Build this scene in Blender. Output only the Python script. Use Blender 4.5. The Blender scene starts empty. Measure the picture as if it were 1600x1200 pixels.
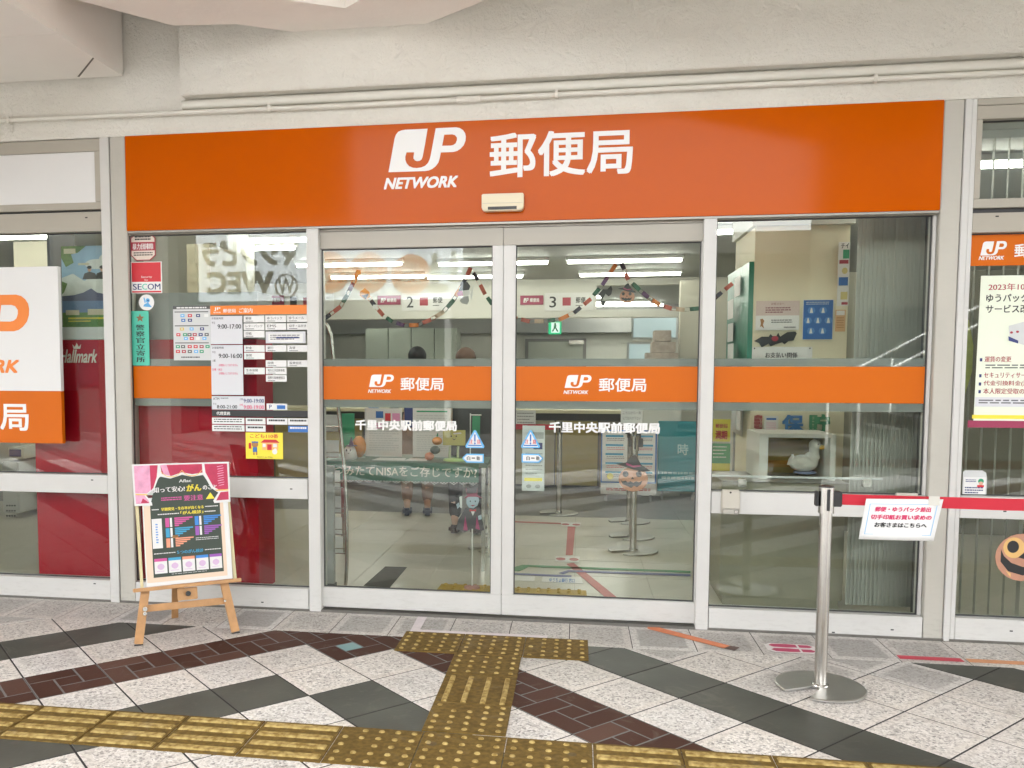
import bpy, bmesh, math, random
from mathutils import Vector, Matrix
random.seed(7)
sc = bpy.context.scene
COL = sc.collection
# ------------------------------------------------------------------ camera (recovered from the photograph's perspective)
F, CX, CY, CD, CH = 1359.3, 682.54, 673.03, 4.492, 1.312
_yw, _pt, _rl = math.radians(-9.15), math.radians(-3.99), math.radians(0.08)
_f = Vector((math.sin(_yw) * math.cos(_pt), math.cos(_yw) * math.cos(_pt), math.sin(_pt)))
_r0 = Vector((math.cos(_yw), -math.sin(_yw), 0)); _u0 = _r0.cross(_f)
_r = math.cos(_rl) * _r0 + math.sin(_rl) * _u0; _u = -math.sin(_rl) * _r0 + math.cos(_rl) * _u0
EYE = Vector((0, -CD, CH))
cam = bpy.data.cameras.new('camera'); camo = bpy.data.objects.new('camera', cam); COL.objects.link(camo)
camo.matrix_world = Matrix(((_r.x, _u.x, -_f.x, 0), (_r.y, _u.y, -_f.y, -CD), (_r.z, _u.z, -_f.z, CH), (0, 0, 0, 1)))
cam.sensor_width = 36; cam.lens = F / 1600 * 36
cam.shift_x = (800 - CX) / 1600; cam.shift_y = (CY - 600) / 1600
cam.clip_start = .05; cam.clip_end = 500
sc.camera = camo

def ray(u, v): return (u - CX) / F * _r - (v - CY) / F * _u + _f
def at(u, v, y=0.0):
    d = ray(u, v); p = EYE + d * ((y + CD) / d.y); return p.x, p.z
def fl(u, v, z=0.0):
    d = ray(u, v); p = EYE + d * ((z - CH) / d.z); return p.x, p.y
def sx(x, y): return x * (1 + y / CD)              # facade coordinate carried to a plane a little behind
def sz(z, y): return CH + (z - CH) * (1 + y / CD)

# ------------------------------------------------------------------ world, sun, exposure
SUN_EL, SUN_AZ = 66, 12
w = bpy.data.worlds.new('World'); sc.world = w; w.use_nodes = True
nt = w.node_tree; bg = nt.nodes['Background']
sky = nt.nodes.new('ShaderNodeTexSky'); sky.sky_type = 'NISHITA'; sky.sun_disc = False
sky.sun_elevation = math.radians(SUN_EL); sky.sun_rotation = math.radians(SUN_AZ)
sky.air_density = 1.0; sky.dust_density = 4.0; sky.ozone_density = 1.0
hs = nt.nodes.new('ShaderNodeHueSaturation'); hs.inputs['Saturation'].default_value = .15   # hazy pale sky
nt.links.new(sky.outputs[0], hs.inputs['Color']); nt.links.new(hs.outputs[0], bg.inputs[0])
bg.inputs[1].default_value = 0.15
sd = bpy.data.lights.new('sun', 'SUN'); sd.energy = 1.6; sd.angle = math.radians(1); sd.color = (1, .96, .9)
so = bpy.data.objects.new('sun', sd); COL.objects.link(so)
_az = math.radians(SUN_AZ); _el = math.radians(SUN_EL)
so.rotation_euler = Vector((math.sin(_az) * math.cos(_el), math.cos(_az) * math.cos(_el), math.sin(_el))).to_track_quat('Z', 'Y').to_euler()
so.location = (0, -10, 12)
vs = sc.view_settings; sc.display_settings.display_device = 'sRGB'
vs.view_transform = 'Standard'; vs.look = 'None'; vs.exposure = 4.15; vs.gamma = 1; vs.use_curve_mapping = False
cy = sc.cycles; cy.use_denoising = True; cy.max_bounces = 9; cy.diffuse_bounces = 5; cy.glossy_bounces = 4
cy.transparent_max_bounces = 24; cy.transmission_bounces = 6; cy.sample_clamp_indirect = 6; cy.caustics_reflective = False; cy.caustics_refractive = False

# ------------------------------------------------------------------ materials
MATS = {}
def M(name, col, rough=.55, metal=0., var=0., vs_=2.5, bump=0., bs=60., spec=.5, coat=0., dirt=0., emit=0.):
    if name in MATS: return MATS[name]
    m = bpy.data.materials.new(name); m.use_nodes = True; MATS[name] = m
    t = m.node_tree; b = t.nodes['Principled BSDF']
    c = (*col, 1)
    b.inputs['Base Color'].default_value = c; b.inputs['Roughness'].default_value = rough; b.inputs['Metallic'].default_value = metal
    b.inputs['Specular IOR Level'].default_value = spec
    if coat: b.inputs['Coat Weight'].default_value = coat; b.inputs['Coat Roughness'].default_value = .06
    if emit: b.inputs['Emission Color'].default_value = c; b.inputs['Emission Strength'].default_value = emit
    g = t.nodes.new('ShaderNodeNewGeometry')
    if var or dirt:
        n = t.nodes.new('ShaderNodeTexNoise'); n.inputs['Scale'].default_value = vs_; n.inputs['Detail'].default_value = 6; n.inputs['Roughness'].default_value = .65
        t.links.new(g.outputs['Position'], n.inputs['Vector'])
        mr = t.nodes.new('ShaderNodeMapRange'); mr.inputs[1].default_value = .25; mr.inputs[2].default_value = .75
        mr.inputs[3].default_value = 1 - var; mr.inputs[4].default_value = 1 + var * .5
        t.links.new(n.outputs[0], mr.inputs[0])
        mx = t.nodes.new('ShaderNodeMix'); mx.data_type = 'RGBA'; mx.blend_type = 'MULTIPLY'; mx.inputs[0].default_value = 1
        mx.inputs[6].default_value = c; t.links.new(mr.outputs[0], mx.inputs[7])
        out = mx.outputs[2]
        if dirt:                                         # scuffs and splashed grime low down
            sp = t.nodes.new('ShaderNodeSeparateXYZ'); t.links.new(g.outputs['Position'], sp.inputs[0])
            h = t.nodes.new('ShaderNodeMapRange'); h.inputs[1].default_value = 0; h.inputs[2].default_value = .16; h.inputs[3].default_value = 1; h.inputs[4].default_value = .12
            t.links.new(sp.outputs[2], h.inputs[0])
            mp = t.nodes.new('ShaderNodeMapping'); mp.inputs['Scale'].default_value = (14, 14, 60); t.links.new(g.outputs['Position'], mp.inputs[0])
            n2 = t.nodes.new('ShaderNodeTexNoise'); n2.inputs['Scale'].default_value = 1; n2.inputs['Detail'].default_value = 8; n2.inputs['Roughness'].default_value = .75
            t.links.new(mp.outputs[0], n2.inputs['Vector'])
            r2 = t.nodes.new('ShaderNodeMapRange'); r2.inputs[1].default_value = .5; r2.inputs[2].default_value = .72; t.links.new(n2.outputs[0], r2.inputs[0])
            mu = t.nodes.new('ShaderNodeMath'); mu.operation = 'MULTIPLY'; t.links.new(h.outputs[0], mu.inputs[0]); t.links.new(r2.outputs[0], mu.inputs[1])
            m2 = t.nodes.new('ShaderNodeMath'); m2.operation = 'MULTIPLY'; m2.inputs[1].default_value = dirt; t.links.new(mu.outputs[0], m2.inputs[0])
            x2 = t.nodes.new('ShaderNodeMix'); x2.data_type = 'RGBA'; t.links.new(m2.outputs[0], x2.inputs[0]); t.links.new(out, x2.inputs[6])
            x2.inputs[7].default_value = (.2, .18, .15, 1); out = x2.outputs[2]
        t.links.new(out, b.inputs['Base Color'])
    if bump:
        n = t.nodes.new('ShaderNodeTexNoise'); n.inputs['Scale'].default_value = bs; n.inputs['Detail'].default_value = 5
        t.links.new(g.outputs['Position'], n.inputs['Vector'])
        bp = t.nodes.new('ShaderNodeBump'); bp.inputs['Strength'].default_value = 1; bp.inputs['Distance'].default_value = bump
        t.links.new(n.outputs[0], bp.inputs['Height']); t.links.new(bp.outputs[0], b.inputs['Normal'])
    return m

def glass_mat(name, tint=(.9, .93, .9), dens=0., haze=(.5, .5, .48), wav=.00012):
    m = bpy.data.materials.new(name); m.use_nodes = True; t = m.node_tree; t.nodes.clear()
    o = t.nodes.new('ShaderNodeOutputMaterial'); mix = t.nodes.new('ShaderNodeMixShader')
    tr = t.nodes.new('ShaderNodeBsdfTransparent'); tr.inputs[0].default_value = (*tint, 1)
    gl = t.nodes.new('ShaderNodeBsdfGlossy'); gl.inputs['Roughness'].default_value = 0.0
    fr = t.nodes.new('ShaderNodeFresnel'); g = t.nodes.new('ShaderNodeNewGeometry')
    ior = t.nodes.new('ShaderNodeMapRange'); ior.inputs[3].default_value = 1.46; ior.inputs[4].default_value = 1 / 1.46
    t.links.new(g.outputs['Backfacing'], ior.inputs[0]); t.links.new(ior.outputs[0], fr.inputs[0])
    t.links.new(fr.outputs[0], mix.inputs[0])
    src = tr.outputs[0]
    if dens:
        df = t.nodes.new('ShaderNodeBsdfDiffuse'); df.inputs[0].default_value = (*haze, 1)
        m2 = t.nodes.new('ShaderNodeMixShader'); m2.inputs[0].default_value = dens; t.links.new(tr.outputs[0], m2.inputs[1]); t.links.new(df.outputs[0], m2.inputs[2]); src = m2.outputs[0]
    t.links.new(src, mix.inputs[1]); t.links.new(gl.outputs[0], mix.inputs[2]); t.links.new(mix.outputs[0], o.inputs[0])
    return m
GLASS = glass_mat('window_glass'); FROST = glass_mat('translucent_film', (.8, .82, .8), .5, (.42, .43, .42))

def emis(name, col, s):
    m = bpy.data.materials.new(name); m.use_nodes = True; t = m.node_tree; t.nodes.clear()
    o = t.nodes.new('ShaderNodeOutputMaterial'); e = t.nodes.new('ShaderNodeEmission'); e.inputs[0].default_value = (*col, 1); e.inputs[1].default_value = s
    t.links.new(e.outputs[0], o.inputs[0]); return m

def tile_mat(name, kind):
    m = bpy.data.materials.new(name); m.use_nodes = True; t = m.node_tree; b = t.nodes['Principled BSDF']; L = t.links
    g = t.nodes.new('ShaderNodeNewGeometry'); oi = t.nodes.new('ShaderNodeObjectInfo')
    def node(k, **kw):
        n = t.nodes.new(k)
        for a, v in kw.items(): setattr(n, a, v)
        return n
    def ramp(fac, stops, mode='CONSTANT'):
        r = node('ShaderNodeValToRGB'); r.color_ramp.interpolation = mode
        while len(r.color_ramp.elements) < len(stops): r.color_ramp.elements.new(.5)
        for e, (p, c) in zip(r.color_ramp.elements, stops): e.position = p; e.color = (*c, 1)
        L.new(fac, r.inputs[0]); return r.outputs[0]
    def mixc(f, a, c, mode='MIX'):
        x = node('ShaderNodeMix', data_type='RGBA', blend_type=mode)
        for s, v in ((x.inputs[0], f), (x.inputs[6], a), (x.inputs[7], c)):
            if hasattr(v, 'links') or hasattr(v, 'is_output'): L.new(v, s)
            else: s.default_value = v if isinstance(v, float) else (*v, 1)
        return x.outputs[2]
    nz = node('ShaderNodeTexNoise'); nz.inputs['Scale'].default_value = 2.2; nz.inputs['Detail'].default_value = 5; L.new(g.outputs['Position'], nz.inputs['Vector'])
    if kind == 'granite':
        vo = node('ShaderNodeTexVoronoi'); vo.inputs['Scale'].default_value = 115; vo.inputs['Randomness'].default_value = 1
        L.new(g.outputs['Position'], vo.inputs['Vector'])
        sp = node('ShaderNodeSeparateColor'); L.new(vo.outputs['Color'], sp.inputs[0])
        chips = ramp(sp.outputs[0], [(0, (.28, .27, .26)), (.07, (.48, .46, .44)), (.28, (.74, .72, .69)), (.6, (.66, .63, .6)), (.78, (.86, .84, .82))])
        v2 = node('ShaderNodeTexNoise'); v2.inputs['Scale'].default_value = 160; v2.inputs['Detail'].default_value = 3; L.new(g.outputs['Position'], v2.inputs['Vector'])
        dk = node('ShaderNodeMapRange'); dk.inputs[1].default_value = .61; dk.inputs[2].default_value = .67; L.new(v2.outputs[0], dk.inputs[0])
        chips = mixc(dk.outputs[0], chips, (.26, .25, .24))
        tc = node('ShaderNodeUVMap'); su = node('ShaderNodeSeparateXYZ'); L.new(tc.outputs[0], su.inputs[0])
        def edge(s):
            a = node('ShaderNodeMath', operation='SUBTRACT'); L.new(s, a.inputs[0]); a.inputs[1].default_value = .5
            c = node('ShaderNodeMath', operation='ABSOLUTE'); L.new(a.outputs[0], c.inputs[0]); return c.outputs[0]
        mxx = node('ShaderNodeMath', operation='MAXIMUM'); L.new(edge(su.outputs[0]), mxx.inputs[0]); L.new(edge(su.outputs[1]), mxx.inputs[1])
        rim = node('ShaderNodeMapRange'); rim.inputs[1].default_value = .36; rim.inputs[2].default_value = .40; L.new(mxx.outputs[0], rim.inputs[0])
        sy = node('ShaderNodeSeparateXYZ'); L.new(g.outputs['Position'], sy.inputs[0])
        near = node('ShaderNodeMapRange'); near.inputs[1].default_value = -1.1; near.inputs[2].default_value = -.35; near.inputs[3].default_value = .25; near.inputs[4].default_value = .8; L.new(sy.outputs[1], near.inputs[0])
        # foot-worn, dirtier middle of each slab and a cleaner rim
        f = node('ShaderNodeMath', operation='SUBTRACT'); f.inputs[0].default_value = 1; L.new(rim.outputs[0], f.inputs[1])
        f2 = node('ShaderNodeMath', operation='MULTIPLY'); L.new(f.outputs[0], f2.inputs[0]); L.new(near.outputs[0], f2.inputs[1])
        f3 = node('ShaderNodeMath', operation='MULTIPLY'); L.new(f2.outputs[0], f3.inputs[0]); L.new(oi.outputs['Random'], f3.inputs[1])
        col = mixc(f3.outputs[0], chips, (.33, .31, .285))
        rf = node('ShaderNodeMath', operation='MULTIPLY'); L.new(rim.outputs[0], rf.inputs[0]); rf.inputs[1].default_value = .45
        col = mixc(rf.outputs[0], col, (.66, .62, .575))
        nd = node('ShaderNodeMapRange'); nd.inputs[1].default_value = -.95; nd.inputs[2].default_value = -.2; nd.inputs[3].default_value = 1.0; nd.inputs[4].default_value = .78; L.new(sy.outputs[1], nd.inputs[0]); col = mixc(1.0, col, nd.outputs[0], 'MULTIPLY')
        tint = ramp(oi.outputs['Random'], [(0, (1, .97, .93)), (.5, (.93, .9, .87)), (1, (1.0, 1.0, 1.0))], 'LINEAR')
        col = mixc(1.0, col, tint, 'MULTIPLY')
        bsc = 110; bd = .0012; b.inputs['Roughness'].default_value = .55
    elif kind == 'slate':
        col = ramp(nz.outputs[0], [(.3, (.052, .053, .044)), (.7, (.084, .085, .07))], 'LINEAR')
        bsc = 60; bd = .0006; b.inputs['Roughness'].default_value = .5; b.inputs['Specular IOR Level'].default_value = .3
    elif kind == 'brick':
        a = ramp(oi.outputs['Random'], [(0, (.066, .024, .015)), (.5, (.084, .032, .021)), (.82, (.105, .046, .033)), (1, (.17, .09, .066))], 'LINEAR')
        col = mixc(nz.outputs[0], a, (.055, .028, .02)); bsc = 90; bd = .0008; b.inputs['Roughness'].default_value = .6; b.inputs['Specular IOR Level'].default_value = .12
    else:  # tactile yellow, grubby
        n3 = node('ShaderNodeTexNoise'); n3.inputs['Scale'].default_value = 45; n3.inputs['Detail'].default_value = 6; L.new(g.outputs['Position'], n3.inputs['Vector'])
        if kind == 'tactile': col = ramp(n3.outputs[0], [(.35, (.11, .067, .014)), (.65, (.18, .113, .027))], 'LINEAR')
        else: col = ramp(n3.outputs[0], [(.36, (.24, .155, .04)), (.64, (.5, .37, .14))], 'LINEAR')
        bsc = 80; bd = .001; b.inputs['Roughness'].default_value = .7; b.inputs['Specular IOR Level'].default_value = .2
    big = node('ShaderNodeMapRange'); big.inputs[1].default_value = .3; big.inputs[2].default_value = .7; big.inputs[3].default_value = .86; big.inputs[4].default_value = 1.05; L.new(nz.outputs[0], big.inputs[0])
    col = mixc(1.0, col, big.outputs[0], 'MULTIPLY')
    vg = node('ShaderNodeTexVoronoi'); vg.inputs['Scale'].default_value = 4.2; L.new(g.outputs['Position'], vg.inputs['Vector'])
    sg_ = node('ShaderNodeSeparateColor'); L.new(vg.outputs['Color'], sg_.inputs[0])
    th = node('ShaderNodeMath', operation='MULTIPLY'); L.new(sg_.outputs[0], th.inputs[0]); th.inputs[1].default_value = .085
    lt = node('ShaderNodeMath', operation='LESS_THAN'); L.new(vg.outputs['Distance'], lt.inputs[0]); L.new(th.outputs[0], lt.inputs[1])
    sp_ = node('ShaderNodeMath', operation='MULTIPLY'); L.new(lt.outputs[0], sp_.inputs[0]); sp_.inputs[1].default_value = .38
    col = mixc(sp_.outputs[0], col, (.09, .08, .07))
    ns = node('ShaderNodeTexNoise'); ns.inputs['Scale'].default_value = 6.5; ns.inputs['Detail'].default_value = 8; ns.inputs['Roughness'].default_value = .7; ns.inputs['Distortion'].default_value = 1.2; L.new(g.outputs['Position'], ns.inputs['Vector'])
    st2 = node('ShaderNodeMapRange'); st2.inputs[1].default_value = .56; st2.inputs[2].default_value = .72; st2.inputs[3].default_value = 0; st2.inputs[4].default_value = .32; L.new(ns.outputs[0], st2.inputs[0])
    col = mixc(st2.outputs[0], col, (.2, .18, .15))
    if kind == 'slate':
        rv = node('ShaderNodeMapRange'); rv.inputs[3].default_value = .82; rv.inputs[4].default_value = 1.18; L.new(oi.outputs['Random'], rv.inputs[0]); col = mixc(1.0, col, rv.outputs[0], 'MULTIPLY')
    L.new(col, b.inputs['Base Color'])
    nb = node('ShaderNodeTexNoise'); nb.inputs['Scale'].default_value = bsc; nb.inputs['Detail'].default_value = 4; L.new(g.outputs['Position'], nb.inputs['Vector'])
    bp = node('ShaderNodeBump'); bp.inputs['Distance'].default_value = bd; L.new(nb.outputs[0], bp.inputs['Height']); L.new(bp.outputs[0], b.inputs['Normal'])
    return m
GRANITE, SLATE, BRICK, TACT, TACTBAR = [tile_mat(n, k) for n, k in (('granite_tile', 'granite'), ('slate_tile', 'slate'), ('brick_tile', 'brick'), ('tactile_yellow', 'tactile'), ('tactile_worn', 'bar'))]

def plaster_mat():
    m = bpy.data.materials.new('painted_stucco'); m.use_nodes = True; t = m.node_tree; b = t.nodes['Principled BSDF']; L = t.links
    g = t.nodes.new('ShaderNodeNewGeometry'); b.inputs['Roughness'].default_value = .6
    a = t.nodes.new('ShaderNodeTexNoise'); a.inputs['Scale'].default_value = 60; a.inputs['Detail'].default_value = 8; a.inputs['Roughness'].default_value = .7
    c = t.nodes.new('ShaderNodeTexNoise'); c.inputs['Scale'].default_value = 7; c.inputs['Detail'].default_value = 7; c.inputs['Roughness'].default_value = .6; c.inputs['Distortion'].default_value = .7
    d = t.nodes.new('ShaderNodeTexNoise'); d.inputs['Scale'].default_value = 1.3; d.inputs['Detail'].default_value = 4
    for n in (a, c, d): L.new(g.outputs['Position'], n.inputs['Vector'])
    ad = t.nodes.new('ShaderNodeMath'); ad.operation = 'MULTIPLY_ADD'; L.new(c.outputs[0], ad.inputs[0]); ad.inputs[1].default_value = 2.2; L.new(a.outputs[0], ad.inputs[2])
    bp = t.nodes.new('ShaderNodeBump'); bp.inputs['Distance'].default_value = .013; L.new(ad.outputs[0], bp.inputs['Height']); L.new(bp.outputs[0], b.inputs['Normal'])
    r = t.nodes.new('ShaderNodeValToRGB'); r.color_ramp.elements[0].position = .3; r.color_ramp.elements[0].color = (.77, .74, .66, 1); r.color_ramp.elements[1].position = .7; r.color_ramp.elements[1].color = (.84, .815, .74, 1)
    L.new(d.outputs[0], r.inputs[0])
    e = t.nodes.new('ShaderNodeTexNoise'); e.inputs['Scale'].default_value = 9; e.inputs['Detail'].default_value = 8; e.inputs['Roughness'].default_value = .75; L.new(g.outputs['Position'], e.inputs['Vector'])
    q = t.nodes.new('ShaderNodeMapRange'); q.inputs[1].default_value = .55; q.inputs[2].default_value = .8; q.inputs[3].default_value = 0; q.inputs[4].default_value = .22; L.new(e.outputs[0], q.inputs[0])
    x = t.nodes.new('ShaderNodeMix'); x.data_type = 'RGBA'; L.new(q.outputs[0], x.inputs[0]); L.new(r.outputs[0], x.inputs[6]); x.inputs[7].default_value = (.45, .42, .35, 1)
    L.new(x.outputs[2], b.inputs['Base Color']); return m
STUCCO = plaster_mat()
WHITE = M('frame_white', (.57, .56, .53), .38, var=.04, vs_=5, bump=.0001, bs=30, dirt=.28)
HEADW = M('frame_upper_shaded', (.385, .355, .295), .4, var=.04, vs_=4, bump=.0003, bs=30)  # darker copy of the frame paint; dimmer light up high put into the colour
ORANGE = M('sign_orange', (.50, .086, .0), .1, var=.04, spec=.07)
ORBAND = M('film_orange', (.56, .118, .0), .35, var=.02, spec=.25)
LET = M('lettering_white', (.74, .735, .715), .4)
BLK = M('black', (.02, .02, .02), .45); DGREY = M('dark_grey', (.09, .09, .09), .5); GREY = M('grey', (.32, .32, .31), .5)
LGREY = M('light_grey', (.55, .56, .55), .5); PAPER = M('paper_white', (.7, .695, .675), .5); RED = M('red', (.55, .02, .03), .4)
CRIM = M('crimson_panel', (.4, .006, .02), .4, var=.05, spec=.12); GREEN = M('green', (.03, .3, .14), .5); BLUE = M('blue', (.03, .14, .42), .5)
YEL = M('yellow', (.8, .66, .05), .5); TEAL = M('teal_plate', (.08, .5, .36), .5); NAVY = M('navy', (.03, .04, .16), .5)
STEEL = M('brushed_steel', (.56, .54, .5), .27, 1., var=.06, vs_=30, bump=.0002, bs=200)
DSTEEL = M('steel_disc', (.55, .54, .51), .38, 1., var=.1, vs_=8)
WOOD = M('easel_wood', (.5, .27, .11), .5, var=.22, vs_=20, bump=.0004, bs=80)
MAROON = M('maroon', (.3, .03, .08), .5); SKIN = M('skin', (.6, .36, .26), .5); PINK = M('pink', (.75, .3, .5), .5)
BEIGE = M('interior_beige', (.62, .58, .45), .6, var=.06); OLIVE = M('counter_olive', (.3, .23, .07), .45, var=.05)
IWHITE = M('interior_white', (.66, .66, .6), .6, var=.05); IGREY = M('interior_grey', (.36, .36, .35), .6, var=.06)

# ------------------------------------------------------------------ mesh helpers
ORG = {}
def tag(o, label=None, cat=None, group=None, kind=None):
    if label: o['label'] = label
    if cat: o['category'] = cat
    if group: o['group'] = group
    if kind: o['kind'] = kind
    return o
def thing(name, label, cat, loc=(0, 0, 0), group=None, kind=None, local=False):
    o = bpy.data.objects.new(name, None); COL.objects.link(o); o.location = loc; o.empty_display_size = .1
    ORG[o] = Vector((0, 0, 0)) if local else Vector(loc)
    return tag(o, label, cat, group, kind)
class MB:
    def __init__(s): s.v = []; s.f = []; s.m = []; s.uv = None
    def add(s, vs, fs, m=0):
        k = len(s.v); s.v += [tuple(p) for p in vs]; s.f += [tuple(i + k for i in f) for f in fs]; s.m += [m] * len(fs); return s
    def box(s, x0, x1, y0, y1, z0, z1, m=0):
        return s.add([(x, y, z) for z in (z0, z1) for y in (y0, y1) for x in (x0, x1)],
                     [(0, 2, 3, 1), (4, 5, 7, 6), (0, 1, 5, 4), (2, 6, 7, 3), (0, 4, 6, 2), (1, 3, 7, 5)], m)
    def prism(s, pts, y0, y1, m=0):          # outline in XZ (any winding), thickness along Y
        a = sum(pts[i - 1][0] * pts[i][1] - pts[i][0] * pts[i - 1][1] for i in range(len(pts)))
        if a < 0: pts = pts[::-1]
        n = len(pts)
        return s.add([(x, y0, z) for x, z in pts] + [(x, y1, z) for x, z in pts],
                     [tuple(range(n)), tuple(range(2 * n - 1, n - 1, -1))] + [(i, i + n, (i + 1) % n + n, (i + 1) % n) for i in range(n)], m)
    def slab(s, pts, z0, z1, m=0, ch=0.):     # outline in XY, thickness along Z, small chamfer
        a = sum(pts[i - 1][0] * pts[i][1] - pts[i][0] * pts[i - 1][1] for i in range(len(pts)))
        if a < 0: pts = pts[::-1]
        n = len(pts)
        if not ch:
            return s.add([(x, y, z0) for x, y in pts] + [(x, y, z1) for x, y in pts],
                         [tuple(range(n, 2 * n))] + [(i, (i + 1) % n, (i + 1) % n + n, i + n) for i in range(n)], m)
        c = Vector((sum(p[0] for p in pts) / n, sum(p[1] for p in pts) / n))
        ins = []
        for p in pts:
            d = c - Vector(p[:2]); ins.append(tuple(Vector(p[:2]) + d.normalized() * min(ch * 1.4, d.length * .4)))
        return s.add([(x, y, z0) for x, y in pts] + [(x, y, z1 - ch) for x, y in pts] + [(x, y, z1) for x, y in ins],
                     [tuple(range(2 * n, 3 * n))] + [(i, (i + 1) % n, (i + 1) % n + n, i + n) for i in range(n)]
                     + [(i + n, (i + 1) % n + n, (i + 1) % n + 2 * n, i + 2 * n) for i in range(n)], m)
    def cyl(s, p0, p1, r0, r1=None, n=16, m=0):
        r1 = r0 if r1 is None else r1; p0 = Vector(p0); p1 = Vector(p1); d = (p1 - p0).normalized()
        a = d.orthogonal().normalized(); b = d.cross(a)
        vs = [p0 + (a * math.cos(t) + b * math.sin(t)) * r0 for t in [2 * math.pi * i / n for i in range(n)]] + \
             [p1 + (a * math.cos(t) + b * math.sin(t)) * r1 for t in [2 * math.pi * i / n for i in range(n)]]
        return s.add(vs, [tuple(range(n - 1, -1, -1)), tuple(range(n, 2 * n))] + [(i, (i + 1) % n, (i + 1) % n + n, i + n) for i in range(n)], m)
    def lathe(s, c, prof, n=24, m=0):
        vs = []; fs = []
        for r, z in prof:
            for i in range(n):
                t = 2 * math.pi * i / n; vs.append((c[0] + r * math.cos(t), c[1] + r * math.sin(t), c[2] + z))
        for k in range(len(prof) - 1):
            for i in range(n): fs.append((k * n + i, k * n + (i + 1) % n, (k + 1) * n + (i + 1) % n, (k + 1) * n + i))
        fs += [tuple(range(n - 1, -1, -1)), tuple(range((len(prof) - 1) * n, len(prof) * n))]
        return s.add(vs, fs, m)
    def ball(s, c, rx, ry, rz, n=14, m=0):
        k = n // 2; prof = [(math.sin(math.pi * i / k), -math.cos(math.pi * i / k)) for i in range(k + 1)]
        vs = []; fs = []
        for r, z in prof:
            for i in range(n):
                t = 2 * math.pi * i / n; vs.append((c[0] + rx * r * math.cos(t), c[1] + ry * r * math.sin(t), c[2] + rz * z))
        for q in range(k):
            for i in range(n): fs.append((q * n + i, q * n + (i + 1) % n, (q + 1) * n + (i + 1) % n, (q + 1) * n + i))
        return s.add(vs, fs, m)
    def tube(s, path, r, n=8, m=0):
        P = [Vector(p) for p in path]; vs = []; fs = []; up = None
        for i, p in enumerate(P):
            d = (P[min(i + 1, len(P) - 1)] - P[max(i - 1, 0)]).normalized()
            a = d.orthogonal().normalized() if up is None else (up - d * up.dot(d)).normalized()
            up = a; b = d.cross(a)
            vs += [p + (a * math.cos(t) + b * math.sin(t)) * r for t in [2 * math.pi * j / n for j in range(n)]]
        for i in range(len(P) - 1):
            for j in range(n): fs.append((i * n + j, i * n + (j + 1) % n, (i + 1) * n + (j + 1) % n, (i + 1) * n + j))
        fs += [tuple(range(n - 1, -1, -1)), tuple(range((len(P) - 1) * n, len(P) * n))]
        return s.add(vs, fs, m)
    def rect(s, x0, x1, z0, z1, y, m=0, flip=False):
        q = (0, 1, 2, 3) if not flip else (3, 2, 1, 0)
        return s.add([(x0, y, z0), (x1, y, z0), (x1, y, z1), (x0, y, z1)], [q], m)
    def build(s, name, mats, parent=None, bevel=0., smooth=False, org=None, fn=None):
        me = bpy.data.meshes.new(name)
        o0 = org if org is not None else (ORG.get(parent, Vector((0, 0, 0))) if parent else Vector((0, 0, 0)))
        vs = s.v if fn is None else [fn(*p) for p in s.v]
        me.from_pydata([(x - o0[0], y - o0[1], z - o0[2]) for x, y, z in vs], [], s.f)
        if not isinstance(mats, (list, tuple)): mats = [mats]
        for mm in mats: me.materials.append(mm)
        me.polygons.foreach_set('material_index', s.m)
        if s.uv is not None:
            ul = me.uv_layers.new(name='UVMap')
            for lp in me.loops: ul.data[lp.index].uv = s.uv(me.vertices[lp.vertex_index].co + Vector(o0))
        if bevel:
            bm = bmesh.new(); bm.from_mesh(me); bmesh.ops.bevel(bm, geom=bm.edges[:], offset=bevel, segments=2, affect='EDGES', clamp_overlap=True); bm.to_mesh(me); bm.free()
        if smooth:
            me.polygons.foreach_set('use_smooth', [True] * len(me.polygons))
            try: me.set_sharp_from_angle(angle=math.radians(40))
            except Exception: pass
        me.update()
        o = bpy.data.objects.new(name, me); COL.objects.link(o)
        if parent is not None:
            o.parent = parent; ORG[o] = ORG[parent]
        else: ORG[o] = Vector(o0); o.location = o0
        return o

_G = {}
def glyph(body, bold=0., shear=0., sp=1., res=3):
    k = (body, bold, shear, sp)
    if k not in _G:
        cu = bpy.data.curves.new('t', 'FONT'); cu.body = body; cu.offset = bold; cu.shear = shear; cu.space_character = sp; cu.resolution_u = res; cu.size = 1
        ob = bpy.data.objects.new('t', cu); COL.objects.link(ob)
        me = bpy.data.meshes.new_from_object(ob.evaluated_get(bpy.context.evaluated_depsgraph_get()))
        vs = [(v.co.x, v.co.y) for v in me.vertices]; fs = [tuple(p.vertices) for p in me.polygons]
        bpy.data.objects.remove(ob); bpy.data.curves.remove(cu); bpy.data.meshes.remove(me)
        xs = [v[0] for v in vs] or [0, 1]; zs = [v[1] for v in vs] or [0, 1]
        x0, x1, z0, z1 = min(xs), max(xs), min(zs), max(zs)
        _G[k] = ([((x - x0) / max(x1 - x0, 1e-6), (z - z0) / max(z1 - z0, 1e-6)) for x, z in vs], fs, (x1 - x0) / max(z1 - z0, 1e-6))
    return _G[k]
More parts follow.
